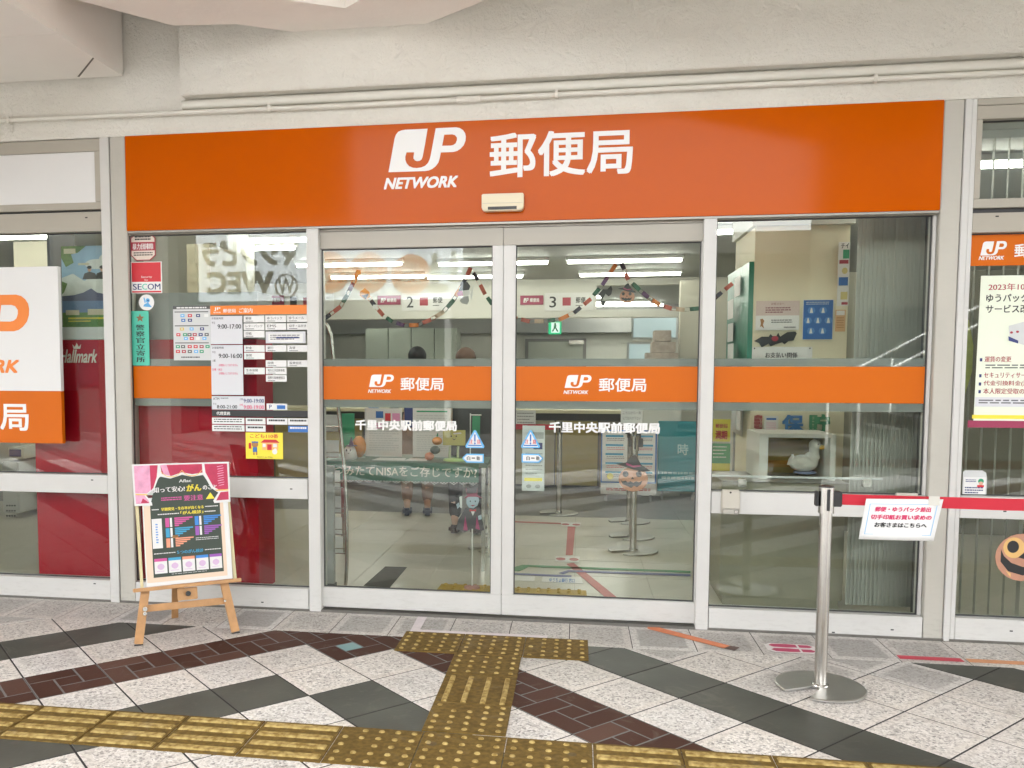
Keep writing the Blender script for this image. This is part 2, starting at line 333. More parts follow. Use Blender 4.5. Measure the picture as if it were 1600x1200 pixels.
def text(mb, body, x0, x1, z0, z1, y, m=0, bold=0., shear=0., sp=1., mirror=False, slant=0.):
    vs, fs, ar = glyph(body, 0., shear, sp)
    h = (z1 - z0); d = bold * h * .85; sg = 1 if mirror else -1; st_ = .00002 if h < .3 else .0005
    offs = [(0, 0)] if not bold else ([(-d, -d), (d, -d), (-d, d), (d, d)] if h > .035 else [(-d, 0), (d, 0)])
    for k, (ox, oz) in enumerate(offs):
        yy = y + sg * st_ * k; a0 = x0 + d; a1 = x1 - d; b0 = z0 + abs(oz); b1 = z1 - abs(oz)
        if mirror: mb.add([(a1 + ox - (a1 - a0) * a, yy, b0 + oz + (b1 - b0) * b) for a, b in vs], fs, m)
        else: mb.add([(a0 + ox + (a1 - a0) * a, yy, b0 + oz + (b1 - b0) * b + slant * a) for a, b in vs], fs, m)
    return mb
def textc(mb, body, xc, zc, h, y, m=0, bold=0., wmax=9, shear=0., mirror=False):
    _, _, ar = glyph(body, 0., shear); w_ = min(h * ar, wmax)
    return text(mb, body, xc - w_ / 2, xc + w_ / 2, zc - h / 2, zc + h / 2, y, m, bold, shear, 1., mirror)

def fill(loops):
    cu = bpy.data.curves.new('c', 'CURVE'); cu.dimensions = '2D'; cu.fill_mode = 'BOTH'
    for lp in loops:
        sp = cu.splines.new('POLY'); sp.points.add(len(lp) - 1); sp.use_cyclic_u = True
        for p, q in zip(sp.points, lp): p.co = (q[0], q[1], 0, 1)
    ob = bpy.data.objects.new('c', cu); COL.objects.link(ob)
    me = bpy.data.meshes.new_from_object(ob.evaluated_get(bpy.context.evaluated_depsgraph_get()))
    vs = [(v.co.x, v.co.y) for v in me.vertices]; fs = [tuple(p.vertices) for p in me.polygons]
    fs = [f if sum(vs[f[i - 1]][0] * vs[f[i]][1] - vs[f[i]][0] * vs[f[i - 1]][1] for i in range(len(f))) > 0 else f[::-1] for f in fs]
    bpy.data.objects.remove(ob); bpy.data.curves.remove(cu); bpy.data.meshes.remove(me)
    return vs, fs
# emblem outline, measured on the sign face
_lg = [(178,800),(275,270),(295,215),(330,170),(380,148),(440,138),(788,122),(745,380),(710,560),(695,600),(665,622),(625,628),(590,615),(568,585),(568,560),(580,490),(460,490),
       (440,560),(442,610),(460,660),(500,705),(560,730),(620,735),(690,725),(750,700),(795,655),(820,600),(835,545),(915,115),(1230,100),(1290,112),(1340,145),(1372,190),(1383,245),
       (1378,310),(1350,380),(1300,435),(1250,468),(1190,485),(995,492),(975,590),(955,650),(915,705),(860,750),(810,772),(750,782)]
_lh = [(1048,215),(1170,210),(1215,222),(1245,260),(1245,300),(1225,350),(1190,375),(1150,385),(1015,388)]
_lv, _lf = fill([[at(590 + a / 10, 190 + b / 10) for a, b in _lg], [at(590 + a / 10, 190 + b / 10) for a, b in _lh]])
_lx0 = min(v[0] for v in _lv); _lx1 = max(v[0] for v in _lv); _lz0 = min(v[1] for v in _lv); _lz1 = max(v[1] for v in _lv)
def emblem(mb, x0, x1, z0, z1, y, m=0):
    mb.add([(x0 + (x1 - x0) * (a - _lx0) / (_lx1 - _lx0), y, z0 + (z1 - z0) * (b - _lz0) / (_lz1 - _lz0)) for a, b in _lv], _lf, m)

class Art:
    """flat print on a sheet: u 0..1 left-right, v 0..1 top-down, stacked layers a hair apart"""
    def __init__(s, x0, x1, z0, z1, y, mats): s.b = (x0, x1, z0, z1); s.y = y; s.mats = mats; s.mb = MB(); s.k = 0
    def P(s, u, v): x0, x1, z0, z1 = s.b; return x0 + (x1 - x0) * u, z1 - (z1 - z0) * v
    def Y(s, lay): s.k += 1; return s.y - .0004 * lay - .000004 * s.k
    def r(s, u0, u1, v0, v1, m, lay=1):
        a, d = s.P(u0, v1); c, b = s.P(u1, v0); s.mb.rect(a, c, d, b, s.Y(lay), m); return s
    def p(s, pts, m, lay=1):
        q = [s.P(*t) for t in pts]
        if sum(q[i - 1][0] * q[i][1] - q[i][0] * q[i - 1][1] for i in range(len(q))) < 0: q = q[::-1]
        y = s.Y(lay); s.mb.add([(x, y, z) for x, z in q], [tuple(range(len(q)))], m); return s
    def c(s, u, v, ru, rv, m, lay=1, n=18):
        return s.p([(u + ru * math.cos(2 * math.pi * i / n), v + rv * math.sin(2 * math.pi * i / n)) for i in range(n)], m, lay)
    def t(s, body, u0, u1, v0, v1, m, lay=2, bold=.015, shear=0.):
        a, d = s.P(u0, v1); c, b = s.P(u1, v0); text(s.mb, body, a, c, d, b, s.Y(lay), m, bold, shear); return s
    def lines(s, u0, u1, v0, v1, n, m, lay=1, gap=.45):   # rows of print too small to read
        h = (v1 - v0) / n
        for i in range(n):
            u = u0; e = u1 - (random.random() * .3 * (u1 - u0) if i % 3 == 2 else 0)
            while u < e - .01:
                w_ = random.uniform(.05, .16) * (u1 - u0); s.r(u, min(u + w_, e), v0 + i * h, v0 + i * h + h * gap, m, lay); u += w_ + .02 * (u1 - u0)
        return s
    def done(s, parent, name='print', fn=None): return s.mb.build(name, s.mats, parent, fn=fn)
def sheet(name, label, cat, x0, x1, z0, z1, y, mat, th=.002, group=None):
    o = thing(name, label, cat, ((x0 + x1) / 2, y, z0), group)
    MB().box(x0, x1, y, y + th, z0, z1).build('sheet', mat, o); return o
def pxrect(u0, v0, u1, v1, y=0.):
    x0, z1 = at(u0, (v0 + v1) / 2, y)[0], at((u0 + u1) / 2, v0, y)[1]; x1, z0 = at(u1, (v0 + v1) / 2, y)[0], at((u0 + u1) / 2, v1, y)[1]
    return x0, x1, z0, z1

# ================================================================== PAVEMENT
pave = thing('pavement', None, None, (0, 0, 0), kind='structure')
GR0 = M('joint_dark', (.025, .022, .02), .9); GR1 = M('mortar_grey', (.15, .15, .145), .85)
MB().box(-40, 40, -60, .0, -.3, -.0018).build('joint_bed', GR0, pave)
S0 = -1.285; T0 = -.092; Cc = .2985; Ct = .2975; q2 = math.sqrt(.5)
def cell_type(i, j):
    if (i, j) in ((5, 5), (6, 4)): return 'brick'
    n = i + j
    if n <= 9: return 'slate' if j % 4 == 2 else ('brick' if j % 8 == 4 else 'granite')
    if n >= 11: return 'slate' if i % 4 == 0 else ('brick' if i % 8 == 6 else 'granite')
    return 'granite'
def clip(poly, ymax):
    out = []
    for i in range(len(poly)):
        a, b = poly[i - 1], poly[i]
        if (a[1] <= ymax) != (b[1] <= ymax):
            t = (ymax - a[1]) / (b[1] - a[1]); out.append((a[0] + (b[0] - a[0]) * t, ymax))
        if b[1] <= ymax: out.append(b)
    return out
def st(s, t): return ((s - t) * q2, (s + t) * q2)
YB = -.362
far = MB(); PM = {'granite': 0, 'slate': 1, 'brick': 2}
def uvf(s0, t0):
    return lambda co: (((co.x + co.y) * q2 - s0) / Cc, ((co.y - co.x) * q2 - t0) / Ct)
mort = MB()
for i in range(-70, 90):
    for j in range(-70, 90):
        s0 = S0 + Cc * (i - 5); t0 = T0 - Ct * (j - 6)
        cx, cyy = st(s0 + Cc / 2, t0 + Ct / 2)
        if cyy > YB + .25 or cyy < -16 or abs(cx) > 11: continue
        ty = cell_type(i, j); near = cyy > -2.15 and -3.7 < cx < 2.9
        if not near:
            g = .003; pl = clip([st(s0 + g, t0 + g), st(s0 + Cc - g, t0 + g), st(s0 + Cc - g, t0 + Ct - g), st(s0 + g, t0 + Ct - g)], YB)
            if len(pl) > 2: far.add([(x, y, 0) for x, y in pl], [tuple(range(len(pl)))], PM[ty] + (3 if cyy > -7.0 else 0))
            continue
        if ty == 'brick':
            a = Cc / 3
            for nm, (a0, a1, b0, b1) in {'A': (0, 2, 2, 3), 'B': (2, 3, 1, 3), 'C': (1, 3, 0, 1), 'D': (0, 1, 0, 2), 'E': (1, 2, 1, 2)}.items():
                g = .0042; pl = clip([st(s0 + a0 * a + g, t0 + b0 * a + g), st(s0 + a1 * a - g, t0 + b0 * a + g), st(s0 + a1 * a - g, t0 + b1 * a - g), st(s0 + a0 * a + g, t0 + b1 * a - g)], YB)
                if len(pl) < 3: continue
                mt = M('glazed_teal', (.11, .25, .26), .3, var=.1, vs_=30) if (nm == 'E' and (i, j) == (5, 5)) else BRICK
                MB().slab(pl, -.01, random.uniform(-.0004, 0), 0, .0005).build('brick', mt, pave)
            pl = clip([st(s0 + .001, t0 + .001), st(s0 + Cc - .001, t0 + .001), st(s0 + Cc - .001, t0 + Ct - .001), st(s0 + .001, t0 + Ct - .001)], YB)
            if len(pl) > 2: mort.slab(pl, -.02, -.0011)
        else:
            g = .0040; pl = clip([st(s0 + g, t0 + g), st(s0 + Cc - g, t0 + g), st(s0 + Cc - g, t0 + Ct - g), st(s0 + g, t0 + Ct - g)], YB)
            if len(pl) < 3: continue
            mb = MB().slab(pl, -.01, random.uniform(-.0004, 0), 0, .0007); mb.uv = uvf(s0, t0)
            mb.build('paving_tile', GRANITE if ty == 'granite' else SLATE, pave)
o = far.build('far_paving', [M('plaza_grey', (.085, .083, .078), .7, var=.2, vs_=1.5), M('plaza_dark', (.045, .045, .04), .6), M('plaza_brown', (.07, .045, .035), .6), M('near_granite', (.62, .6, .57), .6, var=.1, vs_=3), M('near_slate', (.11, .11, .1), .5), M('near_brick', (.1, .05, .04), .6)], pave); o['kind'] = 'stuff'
mort.build('mortar', GR1, pave)
for k in range(-14, 15):
    x0 = -.0225 + .2975 * k; pl = [(x0 + .002, YB + .003), (x0 + .2955, YB + .003), (x0 + .2955, -.004), (x0 + .002, -.004)]
    mb = MB().slab(pl, -.01, random.uniform(-.0004, 0), 0, .0007); mb.uv = (lambda a: (lambda co: ((co.x - a) / .2975, (co.y - YB) / .36)))(x0)
    mb.build('border_tile', GRANITE, pave)
MB().box(-4.4, 4.4, -.003, .16, -.1, .012).build('threshold', M('sill_metal', (.2, .19, .17), .4, .6, var=.2, vs_=20), pave, .002)

# tactile paving: warning studs and guiding bars
tp = thing('tactile_paving', None, None, (0, 0, 0), kind='structure')
def rbar(mb, p0, p1, wd, h, z):
    d = (Vector(p1) - Vector(p0)).normalized(); nx = Vector((-d.y, d.x)); A = Vector(p0); B = Vector(p1); pr = []
    for f, hh in ((-1, 0), (-.72, h), (.72, h), (1, 0)): pr.append((f, hh))
    vs = []
    for E, s in ((A, 1), (B, -1)):
        for f, hh in pr:
            q = E + nx * (wd * f) + d * (s * hh * .9); vs.append((q.x, q.y, z + hh))
    mb.add(vs, [(0, 1, 2, 3), (7, 6, 5, 4), (0, 4, 5, 1), (1, 5, 6, 2), (2, 6, 7, 3)], 0)
def tactile(x0, x1, y0, y1, kind, zt):
    t = MB().slab([(x0 + .0015, y0 + .0015), (x1 - .0015, y0 + .0015), (x1 - .0015, y1 - .0015), (x0 + .0015, y1 - .0015)], -.008, zt, 0, .0012).build('tactile_tile', TACT, tp)
    if kind == 'dots':
        mb = MB(); n = 5; ny = max(3, round((y1 - y0) / .06))
        for a in range(n):
            for b in range(ny):
                c = (x0 + (x1 - x0) * (a + .5) / n, y0 + (y1 - y0) * (b + .5) / ny, zt)
                if random.random() > .03: mb.lathe(c, [(.0112, 0), (.0092, .003), (.0055, .0046)], 12)
        o = mb.build('studs', TACTBAR, t, smooth=True); o['kind'] = 'stuff'
    elif kind == 'barx':
        for b in range(4):
            mb = MB(); y = y0 + (y1 - y0) * (b + .5) / 4; rbar(mb, (x0 + .012, y), (x1 - .012, y), .0175, .005, zt); mb.build('bar', TACTBAR, t)
    else:
        for b in range(4):
            mb = MB(); x = x0 + (x1 - x0) * (b + .5) / 4; rbar(mb, (x, y0 + .006), (x, y1 - .03), .011, .005, zt); mb.build('bar', TACTBAR, t)
for k in range(-12, 13):
    x0 = -.232 + .3007 * k
    if x0 > 3.2 or x0 < -3.8: continue
    tactile(x0, x0 + .3007, -1.765, -1.462, 'dots' if k in (-2, -1, 0) else 'barx', .003)
for k in range(3): tactile(-.832 + .3 * k, -.532 + .3 * k, -.582, -.283, 'dots', .006)
for y0, y1, kd in ((-.853, -.584, 'dots'), (-1.180, -.855, 'bary'), (-1.456, -1.182, 'dots')): tactile(-.545, -.236, y0, y1, kd, .006)

# floor tapes and the footprint sticker
def floor_poly(name, label, cat, pts, mat, z=.0035, th=.001):
    cx_ = sum(p[0] for p in pts) / len(pts); cy_ = sum(p[1] for p in pts) / len(pts)
    o = MB().slab(pts, z - th, z).build(name, mat, None, org=Vector((cx_, cy_, 0))); return tag(o, label, cat)
PTAPE = M('tape_faded', (.62, .55, .56), .5, var=.15, vs_=30)
floor_poly('floor_tape', 'faded pinkish white tape edge laid across the top of the yellow studs', 'tape', [(-.815, -.272), (-.13, -.272), (-.13, -.238), (-.815, -.238)], PTAPE, .0025)
floor_poly('floor_tape', 'short faded white tape running from the door sill to the studs', 'tape', [(-.815, -.236), (-.77, -.236), (-.772, -.012), (-.822, -.012)], PTAPE, .0025)
floor_poly('floor_tape', 'orange tape running diagonally from the sliding door sill', 'tape', [(.37, -.005), (.43, -.005), (.735, -.252), (.70, -.295), (.37, -.035)], M('tape_orange', (.6, .17, .06), .5, var=.2, vs_=25), .0025)
floor_poly('tape_end', 'dark scuffed stub at the end of the orange diagonal tape', 'tape', [(.737, -.254), (.775, -.272), (.745, -.322), (.702, -.297)], M('tape_dark', (.09, .05, .04), .6), .003)
floor_poly('floor_tape', 'red tape strip on the pavement in front of the pillar', 'tape', [(1.47, -.318), (1.742, -.318), (1.742, -.27), (1.47, -.27)], M('tape_red', (.5, .03, .06), .5, var=.15, vs_=30), .0025)
floor_poly('floor_tape', 'orange brown tape strip continuing right of the red strip', 'tape', [(1.764, -.318), (3.4, -.318), (3.4, -.27), (1.764, -.27)], M('tape_tan', (.6, .27, .12), .5, var=.15, vs_=30), .0025)
fp = thing('footprint_sticker', 'white floor sticker with a pair of red shoe prints', 'floor sticker', (1.0, -.25, 0))
def ell(cx_, cy_, rx, ry, n=20, f=lambda a: 1): return [(cx_ + rx * math.cos(2 * math.pi * i / n) * f(i / n), cy_ + ry * math.sin(2 * math.pi * i / n)) for i in range(n)]
MB().slab([(.9, -.2), (.93, -.178), (1.1, -.18), (1.13, -.2), (1.13, -.29), (1.1, -.312), (.93, -.31), (.9, -.285)], .0015, .0025).build('sheet', M('sticker_white', (.7, .66, .64), .5), fp)
mb = MB()
for yy in (-.212, -.278):
    mb.slab([(.918, yy), (.935, yy + .022), (1.0, yy + .026), (1.045, yy + .02), (1.045, yy - .02), (1.0, yy - .026), (.935, yy - .022)], .003, .0034)
    mb.slab([(1.055, yy + .02), (1.1, yy + .02), (1.118, yy), (1.1, yy - .02), (1.055, yy - .02)], .003, .0034)
mb.build('shoe_print', M('tape_crimson', (.42, .02, .09), .5), fp)

# ================================================================== CANOPY, WALL, PIPE
can = thing('canopy_ceiling', None, None, (0, 0, 3.3), kind='structure')
CEIL = M('ceiling_paint', (.84, .79, .73), .65, var=.07, vs_=2, bump=.0015, bs=40); CEIL2 = M('ceiling_panel', (.82, .79, .73), .6, var=.04, vs_=2)
CANY = -4.85
MB().box(-9, 9, CANY, -.02, 3.9, 4.1).build('ceiling_slab', STUCCO, can); MB().box(-14, 14, CANY, 12.2, 4.101, 4.9).build('upper_storey', STUCCO, can)
# lower panelled strip on the left, with its edge running out from the wall
for k in range(9):
    for s_ in range(6):
        x1 = -2.43 - s_ * .9; y1 = -.03 - k * .6
        if y1 - .6 > CANY - .5: MB().box(x1 - .896, x1, y1 - .597, y1, 2.885 + .0006 * ((k + s_) % 2), 2.91).build('ceiling_panel', CEIL2, can)
MB().box(-7.9, -2.432, CANY, -.02, 2.911, 3.899).build('dropped_box', CEIL, can)
for pts_ in ([(-2.675, -.06), (-2.668, -.053), (-2.436, -.30), (-2.436, -.312)], [(-3.4, -.72), (-3.393, -.713), (-2.95, -1.17), (-2.957, -1.177)]): MB().slab(pts_, 2.8835, 2.8848).add([(x, y, 2.8835) for x, y in pts_[::-1]], [(0, 1, 2, 3)]).build('joint_line', M('ceiling_joint', (.15, .14, .12), .8), can)
# V shaped beams meeting above the fascia
def beam(pts, z0, z1, name='beam'): return MB().slab(pts, z0, z1).add([(x, y, z0) for x, y in pts[::-1]], [tuple(range(len(pts)))]).build(name, CEIL, can)
beam([(-1.12, -.32), (-1.36, -.45), (-1.9, -.76), (-4.4, -2.5), (-4.9, -2.2), (-2.34, -.61), (-2.03, -.25), (-1.71, -.22), (-1.37, -.022), (-.84, -.022), (-.44, -.31), (2.6, -2.6), (2.1, -3.0)], 3.04, 3.899)
TRIMP = M('trim_paint', (.68, .66, .59), .5, var=.04, vs_=4)
wl = thing('facade_wall', None, None, (0, 0, 0), kind='structure')
mb = MB(); mb.box(-9, 9, 0, .14, 2.576, 3.899); mb.build('wall_face', STUCCO, wl)
MB().box(-2.0925, -2.0855, -.012, -.0005, 2.78, 3.3).build('seam_or_shade', M('painted_edge_shadow', (.22, .2, .16), .8), wl)  # dark strip painting the thin shadow beside the fascia's left edge
MB().box(-2.085, 9, -.075, -.001, 2.752, 3.898).build('fascia', STUCCO, wl, .004)
mb = MB(); mb.tube([(-2.1, -.008, 2.722), (9, -.008, 2.722)], .024, 12); mb.build('rounded_trim', TRIMP, wl, smooth=True)
# jambs and pillars between the openings
PIL = M('pillar_paint', (.46, .44, .385), .55, var=.06, vs_=3, bump=.0012, bs=40, dirt=.5)
MB().box(-2.532, -2.441, 0, .022, 0, 2.575).build('pillar', PIL, wl, .003); MB().box(-2.532, -2.472, .0225, .14, 0, 2.575).build('pillar', PIL, wl)
MB().box(1.681, 1.768, 0, .14, 0, 2.575).build('pillar', PIL, wl, .003)
MB().box(1.771, 1.80, -.006, .14, .0, 2.575).build('jamb', WHITE, wl, .003)
MB().box(-4.9, -4.6, 0, .14, 0, 2.575).build('pillar', PIL, wl, .003); MB().box(4.3, 4.6, 0, .14, 0, 2.575).build('pillar', PIL, wl, .003)
MB().box(-9, -4.91, .02, .14, 0, 2.575).build('side_wall', STUCCO, wl); MB().box(4.61, 9, .02, .14, 0, 2.575).build('side_wall', STUCCO, wl)
pipe = thing('conduit_pipe', 'thin white painted conduit running along the wall above the orange sign', 'pipe', (0, -.03, 2.68))
MB().tube([(-9, -.024, 2.684), (-3, -.024, 2.684), (-1.2, -.024, 2.674), (.4, -.024, 2.68), (9, -.024, 2.678)], .0125, 10).build('tube', TRIMP, pipe, smooth=True)
for bx in (-3.11, -1.61, -.12, 1.365, 2.85):
    mb = MB(); mb.box(bx - .008, bx + .008, -.040, -.001, 2.662, 2.7); mb.box(bx - .007, bx + .007, -.006, -.001, 2.62, 2.72); mb.build('bracket', STUCCO, pipe, .002)
mb = MB(); mb.cyl((-.62, -.024, 2.676), (-.5, -.024, 2.677), .0165, n=10); mb.build('coupling', STUCCO, pipe)

# ================================================================== MAIN SIGN
sg = thing('shop_sign', 'wide glossy orange sign board with a white emblem above the doors', 'sign', (-.38, 0, 2.066))
MB().box(-2.437, 1.676, -.012, .12, 2.067, 2.574).build('board', ORANGE, sg, .002)
MB().box(-2.437, 1.676, -.008, .1, 2.055, 2.0655).build('lower_trim', M('sign_trim', (.3, .28, .24), .4, .5), sg)
mb = MB(); emblem(mb, _lx0, _lx1, _lz0, _lz1, -.0132)
mb.build('emblem', LET, sg)
mb = MB(); text(mb, 'NETWORK', -1.001, -.612, 2.244, 2.303, -.0132, 0, .05, .28); mb.build('lettering', LET, sg)
mb = MB(); text(mb, '郵便局', -.452, .257, 2.283, 2.506, -.0132, 0, .022, 0); mb.build('lettering', LET, sg)
mb = MB(); mb.box(-.77, -.755, -.0128, -.012, 2.12, 2.13)
sn = thing('door_sensor', 'small cream door sensor box with a dark slot on the orange sign', 'sensor', (-.38, -.06, 2.11))
SCR = M('sensor_cream', (.68, .6, .42), .4)
MB().prism([(-.487, 2.125), (-.475, 2.112), (-.288, 2.112), (-.276, 2.125), (-.276, 2.197), (-.487, 2.197)], -.062, -.0125).build('housing', SCR, sn, .004)
MB().box(-.455, -.31, -.0635, -.0622, 2.117, 2.132).build('lens', BLK, sn)
MB().box(-.483, -.28, -.0634, -.0622, 2.1485, 2.1495).build('seam_or_shade', GREY, sn)

# ================================================================== WINDOWS AND DOORS
def bars(parent, L_, mat=WHITE):
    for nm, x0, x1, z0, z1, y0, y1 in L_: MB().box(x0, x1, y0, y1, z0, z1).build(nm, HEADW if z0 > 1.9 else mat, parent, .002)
GY = .045
def pane(parent, x0, x1, z0, z1, y=GY, name='pane', mat=None): return MB().box(x0, x1, y, y + .006, z0, z1).build(name, mat or GLASS, parent)
GASK = M('gasket', (.05, .05, .05), .6)
def gasket(parent, x0, x1, z0, z1, y=GY - .004):
    mb = MB(); t = .005
    mb.box(x0, x1, y, y + .012, z0, z0 + t); mb.box(x0, x1, y, y + .012, z1 - t, z1); mb.box(x0, x0 + t, y, y + .012, z0 + t, z1 - t); mb.box(x1 - t, x1, y, y + .012, z0 + t, z1 - t)
    mb.build('gasket', GASK, parent)
def film(parent, x0, x1, y=GY):
    z = lambda v: sz(v, y)
    MB().box(x0, x1, y - .0012, y - .0004, z(1.155), z(1.331)).build('orange_band', ORBAND, parent)
    MB().box(x0, x1, y + .0064, y + .0072, z(1.332), z(1.371)).build('film_strip', FROST, parent)
    MB().box(x0, x1, y + .0064, y + .0072, z(1.113), z(1.154)).build('film_strip', FROST, parent)
# left fixed window
wL = thing('fixed_window', 'tall fixed window behind the easel with opening hours board on its glass', 'window', (-1.9, 0, 0))
bars(wL, [('rail', -2.439, -1.43, 0, .12, .0, .09), ('rail', -2.439, -1.43, .615, .722, .0, .09), ('post', -1.424, -1.358, 0.0, 2.064, -.004, .12), ('head', -2.439, -1.428, 2.05, 2.064, .02, .09), ('stile', -2.4715, -2.455, .122, 2.049, .023, .09)])
pane(wL, -2.4545, -1.43, .121, .614); pane(wL, -2.4545, -1.43, .723, 2.049); gasket(wL, -2.4545, -1.43, .121, .614); gasket(wL, -2.4545, -1.43, .723, 2.049)
film(wL, -2.446, -1.985)
# right fixed window
wR = thing('fixed_window', 'tall fixed window behind the belt post with an orange band and no lettering', 'window', (1.17, 0, 0))
bars(wR, [('rail', .672, 1.677, 0, .112, .0, .09), ('rail', .672, 1.677, .597, .706, .0, .09), ('post', .606, .668, 0.0, 2.064, -.004, .12), ('head', .669, 1.68, 2.052, 2.064, .02, .09), ('stile', 1.664, 1.679, .113, 2.05, .03, .09)])
pane(wR, .672, 1.664, .113, .596); pane(wR, .672, 1.664, .707, 2.051); gasket(wR, .672, 1.664, .113, .596); gasket(wR, .672, 1.664, .707, 2.051)
film(wR, .678, 1.658)
mb = MB(); mb.box(.716, .805, -.03, -.001, .6, .72); lk = tag(mb.build('lock_box', M('lock_beige', (.5, .47, .4), .5, var=.1), None, .006, org=Vector((.76, 0, .6))), 'small beige lock box fixed on the window rail beside the door', 'lock')
MB().box(.722, .799, -.036, -.0305, .598, .628).build('lower_lip', M('lock_grey', (.4, .38, .33), .5), lk, .003); MB().cyl((.758, -.0303, .708), (.758, -.0325, .708), .005, n=10).build('keyhole', BLK, lk); MB().cyl((.785, -.0365, .612), (.785, -.041, .612), .008, n=12).build('knob', STEEL, lk)
mb = MB(); mb.box(1.53, 1.63, -.014, -.001, .7, .722); tag(mb.build('latch', M('lock_beige', (.5, .47, .4)), None, .003, org=Vector((1.58, 0, .7))), 'small beige latch on the window rail behind the belt notice', 'latch')
# sliding doors, set a little back
def door(x0, x1, gx0, gx1, label, y=.03):
    X = lambda v: sx(v, y); Z = lambda v: sz(v, y)
    d = thing('sliding_door', label, 'door', (X((x0 + x1) / 2), y, Z(.025)))
    bars(d, [('rail', X(x0), X(x1), Z(.03), Z(.137), y, y + .05), ('rail', X(x0), X(x1), Z(1.948), Z(2.036), y, y + .05),
             ('stile', X(x0), X(gx0), Z(.1375), Z(1.9475), y, y + .05), ('stile', X(gx1), X(x1), Z(.1375), Z(1.9475), y, y + .05)])
    g = y + .02; pane(d, X(gx0), X(gx1), Z(.1375), Z(1.9475), g); gasket(d, X(gx0), X(gx1), Z(.1375), Z(1.9475), g - .004)
    zz = lambda v: sz(v, g)
    MB().box(X(gx0) + .005, X(gx1) - .005, g - .0012, g - .0004, zz(1.155), zz(1.331)).build('orange_band', ORBAND, d)
    MB().box(X(gx0) + .005, X(gx1) - .005, g + .0064, g + .0072, zz(1.332), zz(1.371)).build('film_strip', FROST, d)
    MB().box(X(gx0) + .005, X(gx1) - .005, g + .0064, g + .0072, zz(1.113), zz(1.154)).build('film_strip', FROST, d)
    return d, g
dL, gd = door(-1.356, -.381, -1.346, -.436, 'left sliding glass door with orange band and yellow green banner table behind')
dR, _ = door(-.379, .604, -.317, .598, 'right sliding glass door with orange band and witch hat pumpkin cutout')
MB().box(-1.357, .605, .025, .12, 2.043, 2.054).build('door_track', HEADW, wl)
for d, lx, kx, n0, n1, sx0, sx1 in ((dL, -1.093, -.917, -1.093, -.688, -1.163, -.618), (dR, -.069, .109, -.069, .343, -.140, .414)):
    y = gd - .0016; X = lambda v: sx(v, y); Z = lambda v: sz(v, y)
    mb = MB(); emblem(mb, X(lx + .006), X(lx + .140), Z(1.222), Z(1.288), y); mb.build('emblem', LET, d)
    mb = MB(); text(mb, 'NETWORK', X(lx), X(lx + .126), Z(1.191), Z(1.210), y, 0, .05, .28); text(mb, '郵便局', X(kx), X(n1), Z(1.204), Z(1.273), y, 0, .02); mb.build('lettering', LET, d)
    mb = MB(); text(mb, '千里中央駅前郵便局', X(sx0), X(sx1), Z(.993), Z(1.049), gd - .0006, 0, .045); mb.build('lettering', LET, d)
# far left window
wF = thing('fixed_window', 'large window at the far left with a hanging white and orange board', 'window', (-3.4, 0, 0))
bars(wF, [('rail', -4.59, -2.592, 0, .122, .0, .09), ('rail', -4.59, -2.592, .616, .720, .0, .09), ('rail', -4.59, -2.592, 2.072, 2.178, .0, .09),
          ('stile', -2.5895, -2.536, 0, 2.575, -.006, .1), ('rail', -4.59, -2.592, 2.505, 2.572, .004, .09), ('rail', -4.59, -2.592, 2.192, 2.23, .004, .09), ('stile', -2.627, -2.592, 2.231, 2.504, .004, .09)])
MB().box(-4.59, -2.628, .012, .03, 2.2305, 2.504).build('white_panel', M('panel_white', (.68, .675, .66), .35, var=.03), wF)
MB().box(-4.59, -2.592, .03, .09, 2.179, 2.191).build('shadow_gap', GASK, wF)
pane(wF, -4.59, -2.593, .123, .615); pane(wF, -4.59, -2.593, .721, 2.071); gasket(wF, -4.59, -2.593, .123, .615); gasket(wF, -4.59, -2.593, .721, 2.071)
# far right window
wG = thing('fixed_window', 'window at the far right with orange strip and pale rate change poster', 'window', (3, 0, 0))
bars(wG, [('rail', 1.824, 4.29, 0, .117, .0, .09), ('rail', 1.824, 4.29, .606, .711, .0, .09), ('rail', 1.824, 4.29, 1.96, 2.05, .0, .09), ('stile', 1.802, 1.8235, 0, 2.575, 0, .1),
          ('rail', 1.824, 4.29, 2.482, 2.543, .004, .09), ('rail', 1.824, 4.29, 2.074, 2.116, .004, .09), ('stile', 1.8245, 1.852, 2.117, 2.481, .004, .09), ('head', 1.824, 4.29, 2.545, 2.575, 0, .09)])
pane(wG, 1.824, 4.29, .118, .605); pane(wG, 1.824, 4.29, .712, 1.959); pane(wG, 1.853, 4.29, 2.117, 2.481); MB().box(1.824, 4.29, .03, .09, 2.051, 2.073).build('shadow_gap', GASK, wG)
gasket(wG, 1.824, 4.29, .118, .605); gasket(wG, 1.824, 4.29, .712, 1.959); gasket(wG, 1.853, 4.29, 2.117, 2.481)

for par, spots in ((wF, ((144, 750), (148, 912), (135, 340), (139, 783))), (wG, ((1558, 338), (1580, 986), (1570, 799))), (wR, ((1394, 984), (1120, 992), (1302, 988))), (wL, ((410, 941), (455, 764)))):
    for u, v in spots:
        x_, z_ = at(u, v, 0); MB().box(x_ - .007, x_ + .007, -.0012, -.0002, z_ - .003, z_ + .003).build('drain_slot', BLK, par)
GRIME = M('sealant_grime', (.1, .09, .075), .9, var=.4, vs_=30)
for par, xa_, xb_ in ((wR, .672, 1.677), (wL, -2.439, -1.43), (wG, 1.824, 4.29), (wF, -4.59, -2.592)): MB().box(xa_, xb_, -.0015, -.0002, .001, .0075).build('sealant', GRIME, par)

# ================================================================== SIGNS AND STICKERS ON THE GLASS
OT = M('print_orange', (.75, .2, .02), .5)
